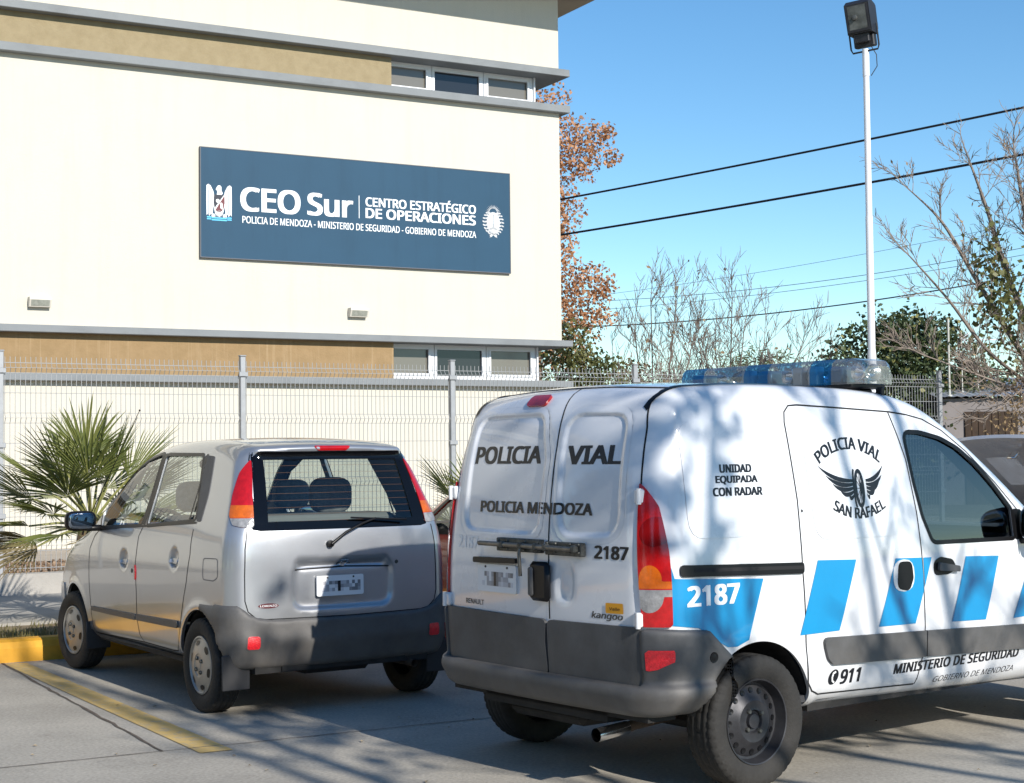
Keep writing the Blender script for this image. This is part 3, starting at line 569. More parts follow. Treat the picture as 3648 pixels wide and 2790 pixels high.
# ------------------------------------------------------------ overhead wires
m_wirb = M('black_cable', (.006, .007, .012), .6)
WIRES = [((-3.5, 33.0, 6.10), (11.0, 21.3, 6.95), .019, .10, 'thick twisted black cable, the uppermost line crossing the sky'), ((-3.5, 33.0, 5.48), (11.0, 21.3, 6.22), .021, .12, 'thick twisted black cable, second line down across the sky'),
         ((0, 38.5, 4.60), (12, 32.3, 5.35), .015, .35, 'sagging black cable low behind the bare trees, lowest of the lines'), ((.5, 40, 5.35), (12, 34, 6.02), .007, .30, 'thin wire just above the lowest sagging cable'), ((.5, 40, 5.08), (12, 34, 5.85), .006, .22, 'thin wire between the lowest cable and the thin wire above it'),
         ((2.0, 41, 5.60), (13, 36, 6.95), .005, .15, 'thinnest wire rising to the right above the low cables')]
for a, c, r, sag, lab in WIRES:
    a, c = Vector(a), Vector(c); pts = [a+(c-a)*t-Vector((0, 0, 4*sag*t*(1-t))) for t in np.linspace(0, 1, 40)]; b = MB(); b.tube(pts, r, 6); o = b.build('power_line', m_wirb); tag(o, lab, 'wire', 'overhead lines')
# ------------------------------------------------------------ trees
class TB:
    def __init__(s, seed, mn=.0055): s.mn = mn; s.r = np.random.default_rng(seed); s.V = []; s.F = []; s.tips = []
    def tube(s, pts, rs):
        n = 7 if rs[0] > .04 else (5 if rs[0] > .012 else 3); k = len(s.V); d, a, b = frame(Vector(pts[1])-Vector(pts[0])); a = np.array(a); b = np.array(b)
        for p, r in zip(pts, rs):
            for j in range(n): t = 2*math.pi*j/n; s.V.append(p+(a*math.cos(t)+b*math.sin(t))*r)
        for i in range(len(pts)-1):
            for j in range(n): s.F.append((k+i*n+j, k+i*n+(j+1) % n, k+(i+1)*n+(j+1) % n, k+(i+1)*n+j))
    def limb(s, pts, r0, r1, lev, dens, tw, up=.25):
        """a limb through given points with side branches"""
        pts = spline(pts, 5, False); n = len(pts); s.tube(pts, list(np.linspace(r0, r1, n)))
        for i in range(2, n):
            for _ in range(s.r.poisson(dens)):
                d = pts[i]-pts[i-1]; d = d/np.linalg.norm(d); s.br(pts[i], s.turn(d, s.r.uniform(.5, 1.1), up), tw*s.r.uniform(.5, 1.1)*(1-.4*i/n), max(.3*(r0+(r1-r0)*i/n), s.mn*1.3), lev, up)
        d = pts[-1]-pts[-2]; s.br(pts[-1], d/np.linalg.norm(d), tw*.7, r1, lev, up)
    def turn(s, d, a, up):
        q = s.r.normal(size=3); q -= d*(q@d); q /= np.linalg.norm(q); v = d*math.cos(a)+q*math.sin(a)+np.array([0, 0, up]); return v/np.linalg.norm(v)
    def br(s, p, d, L, r, lev, up=.25):
        n = 4; pts = [np.array(p)]; 
        for i in range(n): d = d+s.r.normal(size=3)*.075+np.array([0, 0, up*.18]); d = d/np.linalg.norm(d); pts.append(pts[-1]+d*L/n)
        s.tube(pts, list(np.linspace(r, r*.5, n+1))); s.tips += pts[2:]
        if lev <= 0: return
        for i in range(1, n+1):
            for _ in range(1 if i < n else 2):
                if s.r.random() < .86: s.br(pts[i], s.turn(d, s.r.uniform(.35, .85), up), L*s.r.uniform(.45, .72), max(r*.6, s.mn), lev-1, up)
def cards(P, size, rg, asp=.7, droop=0.):
    P = np.asarray(P); n = len(P); a = rg.normal(size=(n, 3)); a[:, 2] -= droop; a /= np.linalg.norm(a, axis=1)[:, None]; b = rg.normal(size=(n, 3)); b -= a*(a*b).sum(1)[:, None]; b /= np.linalg.norm(b, axis=1)[:, None]
    s = (size*rg.uniform(.6, 1.3, n))[:, None]; V = np.stack([P, P+a*s*.5+b*s*asp*.5, P+a*s, P+a*s*.5-b*s*asp*.5], 1).reshape(-1, 3); return V, np.arange(4*n).reshape(-1, 4)
m_barkg = M('grey_bark', (.13, .10, .085), .9, col2=(.21, .17, .14), vscale=6); m_barkb = M('pale_bark', (.17, .135, .11), .9, col2=(.27, .22, .18), vscale=5)
m_lfor = leaf_mat('autumn_leaf', (.40, .18, .075), (.58, .33, .18), vscale=1.6); m_lfgr = leaf_mat('green_leaf', (.060, .075, .020), (.20, .19, .065), vscale=1.5); m_lfdk = leaf_mat('dark_evergreen_leaf', (.022, .038, .012), (.070, .095, .030), vscale=1.5, trans=.1)
m_lfyl = leaf_mat('pale_new_leaf', (.20, .20, .06), (.30, .27, .10)); m_lftn = leaf_mat('dry_tan_leaf', (.24, .15, .07), (.46, .33, .18), vscale=2.); m_lfcon = leaf_mat('conifer_leaf', (.07, .09, .04), (.17, .18, .09), vscale=1.5)
def tree(name, lab, x, y, group=None): return thing(name, lab, 'tree', (x, y, 0), 0, group)
def put(t, nm, V, F, m): mk(nm, np.asarray(V)-np.array([t.location.x, t.location.y, 0]), F, m, t)
# autumn tree behind the building corner
t = tree('autumn_tree', 'tall tree of orange brown autumn leaves behind the right corner of the building', .75, 31); q = TB(3)
q.limb([(.5, 31, .2), (.5, 31, 3), (.5, 31, 5.2), (.6, 31, 7.2)], .14, .03, 1, 1.1, 1.0, .2); put(t, 'trunk', q.V, q.F, m_barkg)
cl = [(1.15, 8.55, .5), (.75, 8.2, .6), (1.35, 7.9, .5), (1.75, 7.75, .55), (2.1, 7.65, .42), (1.6, 7.3, .5), (1.2, 7.2, .6), (1.9, 7.2, .35), (1.25, 6.6, .5), (1.55, 6.35, .4), (1.2, 6.0, .45), (1.4, 5.7, .38), (1.2, 5.3, .45), (1.6, 5.1, .45), (2.0, 4.9, .45), (1.35, 4.7, .55), (1.85, 4.5, .5), (2.25, 4.75, .3), (1.5, 4.2, .55), (1.9, 4.0, .4), (1.3, 3.7, .55), (1.6, 3.4, .4), (2.3, 4.2, .25), (.5, 6, 1.2), (.4, 4, 1.2), (.5, 7.4, .9), (2.45, 7.35, .2), (2.35, 7.9, .2)]
rg = np.random.default_rng(5); P = []
for cx, cz, r in cl:
    n = int(1250*r*r+80); v = rg.normal(size=(n, 3)); v /= np.linalg.norm(v, axis=1)[:, None]; v *= (rg.random(n)**.42)[:, None]*r*1.08; k = rg.random(n) < .88; P.append(np.array([cx-.42, 31, cz])+(v*np.array([1, 1.3, .9]))[k])
V, F = cards(np.concatenate(P), .078, rg, .75, .4); put(t, 'crown', V, F, m_lfor)
# bare multi-stemmed trees behind the fence
for i, (x, y, lab, stems, seed) in enumerate(((2.9, 32, 'bare many stemmed tree just right of the autumn tree', [(-.9, 3.7), (-.45, 4.8), (0, 5.6), (.45, 5.3), (.9, 4.6), (-1.3, 3.2), (1.4, 4.2)], 11), (4.5, 33, 'bare many stemmed tree between the first bare tree and the floodlight pole', [(-.6, 4.4), (.05, 5.4), (.45, 5.0), (.95, 4.6), (1.5, 4.3), (-.2, 4.0), (2.0, 3.7)], 12))):
    t = tree('bare_tree', lab, x, y, 'bare trees behind the fence'); q = TB(seed, .0065)
    for dx, z in stems: dy = q.r.uniform(-.8, .8); q.limb([(x+dx*.1, y+dy*.1, .2), (x+dx*.25, y+dy*.2, 1.6), (x+dx*.6, y+dy*.6, z*.55), (x+dx*.95, y+dy, z*.82)], .028, .010, 2, 1.15, 1.0, .30)
    put(t, 'trunk', q.V, q.F, m_barkg)
    P = [q.tips[k] for k in q.r.integers(0, len(q.tips), 60)]; V, F = cards(P, .10, q.r, .8, .5); put(t, 'crown', V, F, m_lftn)
t = tree('bare_tree', 'low bare bush of pale twigs behind the mesh fence beside the building', 1.95, 27.5, 'bare trees behind the fence'); q = TB(21)
for dx, dz in ((-1.0, 2.9), (-.5, 3.5), (0, 3.1), (.5, 3.4), (1.1, 2.9), (.8, 2.6), (-.8, 2.6)): q.limb([(1.95+dx*.1, 27.5, .2), (1.95+dx*.4, 27.4, 1.5), (1.95+dx, 27.3, dz*.8)], .025, .009, 2, .6, .6, .15)
put(t, 'trunk', q.V, q.F, m_barkb)
def bush(name, lab, blobs, mat, n, size, seed, core=None, mats2=None, group=None, asp=.7):
    rg = np.random.default_rng(seed); x0 = np.mean([b[0] for b in blobs]); y0 = np.mean([b[1] for b in blobs]); t = tree(name, lab, x0, y0, group); P = []; tot = sum(b[3]**2 for b in blobs)
    for x, y, z, r in blobs:
        m = int(n*r*r/tot); v = rg.normal(size=(m, 3)); v /= np.linalg.norm(v, axis=1)[:, None]; rad = r*(.62+.42*rg.random(m)**.8)
        f = 1+.22*np.sin(v[:, 0]*7+x*3)*np.sin(v[:, 2]*6+z*5)+.12*np.sin(v[:, 1]*11+v[:, 0]*9); P.append(np.array([x, y, z])+v*(rad*f)[:, None])
    V, F = cards(np.concatenate(P), size, rg, asp); put(t, 'crown', V, F, mat)
    if mats2:
        P2 = np.concatenate(P); P2 = P2[rg.random(len(P2)) < mats2[1]]; V, F = cards(P2+rg.normal(size=P2.shape)*.03-np.array([0, .12, 0]), size*1.1, rg, asp); put(t, 'pale_shoots', V, F, mats2[0]); t.children[-1]['kind'] = 'stuff'
    q = TB(seed+50); zt = max(b[2] for b in blobs)
    for x, y, z, r in blobs[:5]: q.limb([(x0, y0, .2), (x0+(x-x0)*.3, y0+(y-y0)*.3, z*.4), (x, y, z)], .07, .015, 1, .4, r*.6, .1)
    put(t, 'trunk', q.V, q.F, m_barkg); return t
bush('evergreen_tree', 'broad dark evergreen tree behind the floodlight pole and the fence end', [(8.0, 34.5, 3.5, .95), (7.2, 34.3, 3.0, .8), (6.95, 34.2, 2.4, .75), (8.8, 34.5, 3.6, .85), (9.5, 34.7, 3.2, .9), (8.4, 34.0, 2.6, 1.1), (7.6, 33.9, 1.9, 1.0), (9.4, 34.2, 2.2, 1.0), (8.5, 33.8, 1.5, 1.1), (6.95, 34.2, 1.5, .8), (9.6, 35, 4.0, .5), (8.9, 35, 4.25, .45), (8.3, 34.6, 3.95, .5), (10.2, 34.6, 2.6, .9)], m_lfdk, 24000, .105, 31, mats2=(m_lfyl, .05))
bush('shrub', 'olive green shrub beside the building corner behind the mesh fence', [(.75, 26.5, 2.75, .55), (1.15, 26.6, 2.9, .5), (.95, 26.5, 3.35, .42), (1.55, 26.7, 2.75, .45), (.7, 26.5, 2.1, .6), (1.4, 26.6, 2.1, .6)], m_lfgr, 5200, .075, 33)
bush('shrub', 'brown dry vine thicket right of the olive shrub behind the fence', [(1.9, 27.6, 2.7, .45), (2.3, 27.7, 2.55, .5), (2.7, 27.8, 2.35, .45), (2.2, 27.5, 1.9, .6)], leaf_mat('dry_vine', (.09, .06, .03), (.22, .16, .08)), 2600, .065, 34)
bush('conifer_tree', 'feathery olive conifer low behind the bare trees', [(5.6, 40, 3.4, .6), (6.2, 40, 3.65, .55), (6.8, 40, 3.5, .6), (7.4, 40, 3.15, .55), (5.1, 40, 3.0, .5), (6.4, 40, 2.9, .8), (7.6, 40, 2.6, .7), (5.5, 40, 2.4, .7)], m_lfcon, 4200, .17, 35, asp=.22)
# big bare tree at the right edge with ivy and dry leaf bunches
t = tree('bare_tree', 'large bare tree at the right edge with an ivy clump and hanging dry leaves', 7.85, 22, 'bare trees behind the fence'); q = TB(41); R0 = (7.85, 22, .1)
for pts, r0, r1, dn in (([R0, (7.75, 22, 1.7), (7.25, 21.8, 2.30), (6.55, 21.6, 2.85), (6.0, 21.5, 3.55), (5.45, 21.4, 4.15)], .11, .012, .75), ([R0, (7.7, 22, 2.0), (7.15, 22.1, 2.9), (6.6, 22.2, 3.9), (6.15, 22.3, 4.75), (5.75, 22.4, 5.2)], .12, .012, .75), ([R0, (7.65, 22.2, 2.4), (7.1, 22.3, 3.9), (6.85, 22.4, 4.9), (6.65, 22.5, 5.6)], .12, .014, .8),
                   ([R0, (7.75, 22, 2.6), (7.35, 21.9, 4.2), (7.15, 21.8, 5.0), (7.05, 21.7, 5.5)], .12, .014, .8), ([R0, (7.9, 21.9, 2.8), (7.75, 21.8, 4.0), (7.6, 21.7, 4.9)], .12, .02, .9), ([(7.6, 22, 1.75), (7.0, 21.6, 2.25), (6.3, 21.3, 2.5), (5.6, 21.2, 2.75)], .05, .01, .8), ([R0, (8.2, 22.2, 2.6), (8.6, 22.4, 4.6)], .12, .02, .8), ([(7.6, 22, 2.1), (7.1, 21.5, 2.35), (6.7, 21.3, 2.1)], .035, .01, .9)):
    q.limb(pts, r0*.62, r1*.9, 2, dn*1.75, .66, .14)
put(t, 'trunk', q.V, q.F, m_barkb); rg = np.random.default_rng(6); P = []
for x, y, z, sxx, szz, n in ((6.75, 22, 4.25, .13, .22, 120), (6.85, 22, 3.85, .16, .2, 190), (7.0, 22, 3.5, .17, .2, 190), (6.75, 22, 3.4, .14, .16, 110), (7.15, 22, 3.15, .14, .25, 130), (6.6, 22, 2.95, .2, .08, 80), (7.25, 22, 2.7, .12, .25, 120)): P.append(np.array([x, y, z])+rg.normal(size=(n, 3))*np.array([sxx, .15, szz]))
V, F = cards(np.concatenate(P), .085, rg, .8, .5); put(t, 'ivy', V, F, m_lfgr); P = []
for x, y, z, sxx, szz, n in ((6.9, 21.6, 2.35, .2, .12, 130), (7.2, 21.6, 2.15, .22, .16, 260), (7.0, 21.5, 1.95, .2, .10, 150), (7.4, 21.6, 1.9, .2, .16, 260), (6.75, 21.4, 1.72, .14, .10, 90), (7.2, 21.4, 1.72, .2, .12, 170), (7.45, 21.4, 2.5, .14, .2, 150), (7.0, 21.5, 1.55, .12, .08, 60)): P.append(np.array([x, y, z])+rg.normal(size=(n, 3))*np.array([sxx, .2, szz]))
P.append(np.array([q.tips[k] for k in rg.integers(0, len(q.tips), 220)])); V, F = cards(np.concatenate(P), .066, rg, .45, .7); put(t, 'dry_leaves', V, F, m_lftn)
# bare street tree outside the frame, behind the camera: its branches shade the van and the road
for lab, x, y, seed, limbs, leafy in (('street tree on the near side throwing branch shadows, with an added leaf cluster shading the van rear', 5.6, -2.6, 77, ([(5.4, -2.0, 3.2), (4.7, -.9, 4.4), (4.0, .2, 5.4), (3.5, .8, 6.4)], [(5.8, -1.8, 3.6), (5.6, -.8, 4.8), (5.3, .2, 6.0)], [(4.7, -2.8, 3.2), (3.5, -2.6, 4.2), (2.3, -2.0, 5.0)], [(5.5, -2.6, 4.4), (5.3, -2.2, 6.2), (5.0, -1.8, 7.6)], [(6.4, -2.2, 3.4), (7.2, -1.8, 4.6)], [(4.9, -1.6, 2.9), (4.0, -1.0, 3.5), (3.0, -.4, 4.0)], [(4.6, -2.0, 2.8), (3.4, -1.6, 3.2), (2.4, -1.2, 3.4)], [(5.0, -3.0, 3.0), (3.8, -3.4, 4.4), (2.6, -3.4, 5.6)]), 1),
        ('leafless street tree opposite the van flank that throws branch shadows on its side', 7.9, .4, 78, ([(7.4, .9, 2.8), (6.6, 1.4, 3.9), (5.8, 1.9, 4.8), (5.1, 2.4, 5.6)], [(7.7, 1.3, 3.2), (7.2, 2.3, 4.6), (6.6, 2.9, 5.6)], [(7.4, .3, 3.0), (6.6, .3, 4.4), (6.0, .5, 6.0)], [(7.8, .5, 4.0), (7.4, 1.1, 5.6), (7.0, 1.7, 7.0)], [(8.4, 1.1, 3.4), (8.6, 2.3, 4.8), (8.4, 3.3, 6.0)], [(7.1, 1.5, 2.9), (6.1, 2.2, 3.4), (5.2, 2.6, 3.7)], [(7.2, .5, 2.6), (6.0, .8, 3.3), (4.9, 1.0, 4.2)]), 0)):
    t = tree('bare_tree', lab, x, y, 'leafless street trees on the near side'); q = TB(seed, .013)
    for pts in limbs: q.limb([(x, y, 0), (x-.05, y+.05, 1.6)]+pts, .09, .03, 1, .85, .9, .10)
    put(t, 'trunk', q.V, q.F, m_barkg); P = [q.tips[k] for k in q.r.integers(0, len(q.tips), 100)]
    if leafy: P = np.concatenate([P, np.array((4.65, .15, 5.6))+q.r.normal(size=(330, 3))*np.array([.28, .35, .32])])  # unseen leaf cluster added to shade the van's rear doors
    V, F = cards(P, .14, q.r, .8, .5); put(t, 'crown', V, F, m_lftn)
# ------------------------------------------------------------ fan palms on the grass strip
def palm(lab, x, y, z, seed, nf, sc, group):
    t = thing('fan_palm', lab, 'palm', (x, y, .12), 0, group); rg = np.random.default_rng(seed); V = []; F = []; MI = []; b = MB(); zz = z-.12
    for i in range(nf):
        az = 2*math.pi*(i*.382+rg.uniform(-.04, .04)); el = R_(82-104*(i/nf)**.85); L = sc*rg.uniform(.34, .50); d = np.array([math.cos(az)*math.cos(el), math.sin(az)*math.cos(el), math.sin(el)]); u = np.cross(d, [0, 0, 1.]); u = u/(np.linalg.norm(u)+1e-9); w = np.cross(u, d)
        tw = rg.uniform(-.6, .6); u, w = u*math.cos(tw)+w*math.sin(tw), w*math.cos(tw)-u*math.sin(tw); c0 = np.array([0, 0, zz])+d*.04; c = c0+d*L-np.array([0, 0, .05*math.cos(el)*L]); b.tube([c0, (c0+c)/2+np.array([0, 0, .015]), c], [.014, .010, .008], 5)
        R = sc*rg.uniform(.46, .64); nb = 26; A = R_(70); dead = i > nf*.86
        for k in range(nb):
            f = -A+2*A*(k+.5)/nb+rg.normal(0, .035); D = d*math.cos(f)+u*math.sin(f); q = -d*math.sin(f)+u*math.cos(f); l = R*(1-.28*(f/A)**2)*rg.uniform(.88, 1.06); hw = R*.42*(A/nb)*.84; n = len(V); dr = rg.uniform(.0, .09); cup = .12*abs(math.sin(f))
            mid = c+D*l*.45+w*cup*l*.5; tipb = c+D*l*.8+w*cup*l*.55-np.array([0, 0, dr*.35*l]); tip = c+D*l+w*cup*l*.5-np.array([0, 0, dr*l]); rd = w*hw*.75
            V += [c, mid-q*hw, mid+rd, mid+q*hw, tipb-q*hw*.55, tipb+rd*.4, tipb+q*hw*.55, tip]; F += [(n, n+1, n+2), (n, n+2, n+3), (n+1, n+4, n+5, n+2), (n+2, n+5, n+6, n+3), (n+4, n+7, n+5), (n+5, n+7, n+6)]; MI += [1 if dead else 0]*6
    o = mk('fronds', V, F, [m_palm, m_palmd], t, mi=MI); b.build('stalks', m_palmst, t, 60)
    k = MB(); k.lathe([(.13, 0), (.15, zz*.3), (.13, zz*.7), (.10, zz), (.02, zz+.08)], (0, 0, 0), (0, 0, 1), 14); k.build('trunk', M('palm_trunk', (.13, .09, .05), .95, var=.4, vscale=12, bump=.8, bscale=20), t, 60)
m_palm = leaf_mat('palm_leaf', (.070, .105, .022), (.24, .25, .075), rough=.42, vscale=3., trans=.3); m_palmd = leaf_mat('palm_dead_leaf', (.14, .11, .05), (.26, .21, .10)); m_palmst = M('palm_stalk', (.22, .22, .07), .5, var=.2)
palm('large fan palm on the grass strip left of the silver hatchback', -3.42, 12.75, .95, 15, 34, 1.06, 'fan palms along the fence'); palm('fan palm partly hidden behind the red car', -.28, 14.9, .72, 16, 17, .9, 'fan palms along the fence')
# ------------------------------------------------------------ shed and aerial masts
sh_ = thing('shed', 'low grey rendered shed with a corrugated metal roof and dark wooden door', 'shed', (9.0, 33, 0), 0)
b = MB(); b.box(0, 5, 0, 3, 0, 2.56); b.build('wall', M('shed_render', (.21, .19, .185), .95, var=.12, vscale=1.5), sh_)
V = []; F = []
for i in range(61):
    x = -.12+5.3*i/60; z = .022*(i % 2); yb = 3.1; V += [(x, -.18, 2.585+z), (x, yb, 3.12+z)]
    if i: k = 2*i; F.append((k-2, k, k+1, k-1))
mk('roof', V, F, M('zinc_roof', (.50, .53, .58), .4, metal=.5, var=.15, vscale=3), sh_)
b = MB(); b.box(.50, 1.62, -.03, .02, .05, 2.28); 
for k in range(8): b.box(.51+.14*k, .63+.14*k, -.045, -.031, .06, 2.27)
b.build('door', M('dark_wood', (.035, .018, .008), .8, var=.4, vscale=6), sh_)
for i, (x, y, z0, z1, r, lab) in enumerate(((9.22, 33.05, 2.60, 4.25, .022, 'slim pale mast on the left end of the shed roof'), (9.65, 33.6, 2.70, 4.0, .014, 'thinner mast on the shed roof right of the pale mast'))):
    b = MB(); b.tube([(x, y, z0), (x, y, z1)], r, 8); b.lathe([(r*2.5, 0), (r*2.5, .05), (.001, .06)], (x, y, z0-.01), (0, 0, 1), 10); tag(b.build('roof_mast', M('mast_grey', (.48, .47, .42), .5) if not i else bpy.data.materials['mast_grey'], None, 40), lab, 'mast', 'masts on the shed roof')
t = thing('tv_aerial', 'small white television aerial among the branches above the shed', 'aerial', (10.05, 33.8, 2.75), 0)
b = MB(); b.tube([(0, 0, 0), (0, 0, 1.15)], .014, 6); b.build('mast', bpy.data.materials['mast_grey'], t); b = MB(); b.tube([(-.35, 0, 1.12), (.5, .1, 1.10)], .012, 6)
for k in range(6): b.tube([(-.32+.15*k, -.25, 1.12+.12*(k % 2)), (-.30+.15*k, .25, 1.12-.1*(k % 2))], .008, 5)
b.tube([(-.35, 0, 1.12), (.1, 0, 1.45)], .010, 5); b.tube([(-.35, 0, 1.12), (.12, 0, .85)], .010, 5); b.build('boom', M('aerial_white', (.7, .72, .75), .4), t)

# ------------------------------------------------------------ across the street: unseen trees and house added to darken the van's rear
m_far = leaf_mat('added_tree_leaf', (.025, .04, .014), (.08, .09, .03), vscale=.6)
for i, (x, y, hgt, lab) in enumerate(((-15, -5.5, 8, 'unseen broad leafy tree added across the road, left of the camera'), (-20, 1.5, 7.5, 'unseen broad leafy tree added far left across the road'), (-11, -12, 9, 'unseen tall leafy tree added behind the camera, nearest the house'), (-22.5, 8.5, 6.5, 'unseen leafy tree added beyond the left end of the parking bays'), (-4, -17, 8, 'unseen leafy tree added in front of the long house'))):
    bush('added_street_tree', lab, [(x, y, hgt*.62, 2.6), (x+1.6, y-.6, hgt*.5, 2.0), (x-1.5, y+.7, hgt*.52, 2.1), (x+.3, y+.4, hgt*.82, 1.7), (x, y, hgt*.34, 2.2)], m_far, 5200, .42, 200+i, group='unseen leafy trees added across the road')
hs_ = thing('house', 'unseen long low brown house added across the road behind the camera', 'house', (-14, -24, 0), 0)
b = MB(); b.box(0, 34, -6, 0, 0, 3.6); b.build('wall', M('house_wall', (.26, .20, .15), .9, var=.1, vscale=.8), hs_)
b = MB(); b.prism([(-6.6, 3.55), (.6, 3.55), (-3, 5.2)], lambda u, v, w: (w, u, v), -.5, 34.5); b.build('roof', M('house_roof', (.16, .08, .06), .8, var=.15, vscale=2), hs_)
for k in range(6):
    b = MB(); b.box(2+5.4*k, 3.6+5.4*k, .003, .05, 1.0, 2.5); b.build('window', m_pane, hs_)
# ------------------------------------------------------------ shared materials
m_white = M('white_paint', (.74, .75, .77), .28, coat=1., var=.03, vscale=2.5, rvar=.05)
m_silver = M('silver_paint', (.40, .415, .44), .33, metal=.65, coat=1., var=.04, vscale=2., rvar=.06)
m_red = M('red_paint', (.42, .032, .022), .35, coat=1., var=.08, vscale=2.)
m_clad = M('grey_plastic', (.074, .075, .078), .55, var=.25, vscale=6, bump=.12, bscale=400, rvar=.08)
m_black = M('black_plastic', (.006, .006, .007), .38, spec=.3)
m_gap = M('door_gap', (.01, .01, .011), .8)
m_rub = M('tyre_rubber', (.015, .0145, .014), .8, var=.35, vscale=9, bump=.3, bscale=60)
m_steel = M('dark_steel', (.045, .045, .05), .45, metal=.5, var=.3, vscale=12)
m_hubcap = M('hubcap_silver', (.36, .35, .33), .42, metal=.55, var=.12, vscale=8)
m_chrome = M('chrome', (.75, .75, .76), .15, metal=1)
m_lin = M('interior_trim', (.035, .036, .04), .8, var=.2)
m_seat = M('seat_fabric', (.24, .24, .24), .9, var=.25, vscale=30)
m_shelf = M('parcel_shelf', (.20, .20, .19), .85, var=.1)
m_lred = M('red_lens', (.40, .006, .008), .14, coat=.6, var=.2, vscale=30, bump=.07, bscale=120)
m_lamb = M('amber_lens', (.52, .105, .006), .14, coat=.6, var=.2, vscale=30, bump=.12, bscale=90)
m_lclr = M('clear_lens', (.24, .24, .245), .15, coat=.6, var=.35, vscale=25, bump=.15, bscale=90)
m_refl = M('red_reflector', (.85, .02, .03), .2, coat=.5, var=.2, vscale=60, bump=.4, bscale=160)
m_glass = glass_mat('window_glass', (.72, .77, .75), 1.49); m_glassd = glass_mat('tinted_glass', (.55, .62, .63))
m_blue = M('blue_film', (.002, .25, .52), .3, coat=.5, var=.05); m_ink = M('black_film', (.006, .006, .009), .35)
m_wfilm = M('white_film', (.86, .86, .86), .4); m_under = M('underbody', (.02, .019, .018), .85, var=.4, vscale=8)
m_plate = M('plate_white', (.78, .79, .80), .35); m_pgrey = M('plate_grey', (.30, .31, .38), .4)
m_blk = M('blackout_glass', (.003, .003, .0035), .07, spec=.35); m_gvan = glass_mat('van_glass', (.22, .25, .27), 1.57)
m_mirror = M('mirror_glass', (.30, .34, .40), .02, metal=1)
m_latch = M('worn_latch_metal', (.10, .10, .09), .55, metal=.6, var=.5, vscale=25, bump=.3)
def add_dust(m, z0, z1, fac, col=(.24, .20, .15)):
    t = m.node_tree; b = t.nodes['Principled BSDF']; tc = [n for n in t.nodes if n.type == 'TEX_COORD'][0]; l = b.inputs['Base Color'].links[0].from_socket
    sp = t.nodes.new('ShaderNodeSeparateXYZ'); t.links.new(tc.outputs['Object'], sp.inputs[0]); n = t.nodes.new('ShaderNodeTexNoise'); n.inputs['Scale'].default_value = 5; n.inputs['Detail'].default_value = 8; n.inputs['Roughness'].default_value = .7; t.links.new(tc.outputs['Object'], n.inputs[0])
    a = t.nodes.new('ShaderNodeMapRange'); a.inputs['From Min'].default_value = z1; a.inputs['From Max'].default_value = z0; t.links.new(sp.outputs['Z'], a.inputs[0]); mu = t.nodes.new('ShaderNodeMath'); mu.operation = 'MULTIPLY'; t.links.new(a.outputs[0], mu.inputs[0]); t.links.new(n.outputs[0], mu.inputs[1])
    m2 = t.nodes.new('ShaderNodeMath'); m2.operation = 'MULTIPLY'; m2.inputs[1].default_value = fac*2; m2.use_clamp = True; t.links.new(mu.outputs[0], m2.inputs[0])
    mx = t.nodes.new('ShaderNodeMixRGB'); mx.inputs[2].default_value = (*col, 1); t.links.new(m2.outputs[0], mx.inputs[0]); t.links.new(l, mx.inputs[1]); t.links.new(mx.outputs[0], b.inputs['Base Color'])
add_dust(m_silver, .2, .75, .3); add_dust(m_clad, .15, .7, .35); add_dust(m_white, .2, .8, .28); add_dust(m_rub, -.4, .4, .06)
m_badge = M('badge_grey', (.10, .10, .105), .35, metal=.7); m_pl = [M('plate_smudge', (g, g, g*1.06), .4) for g in (.62, .50, .38, .28, .20)]
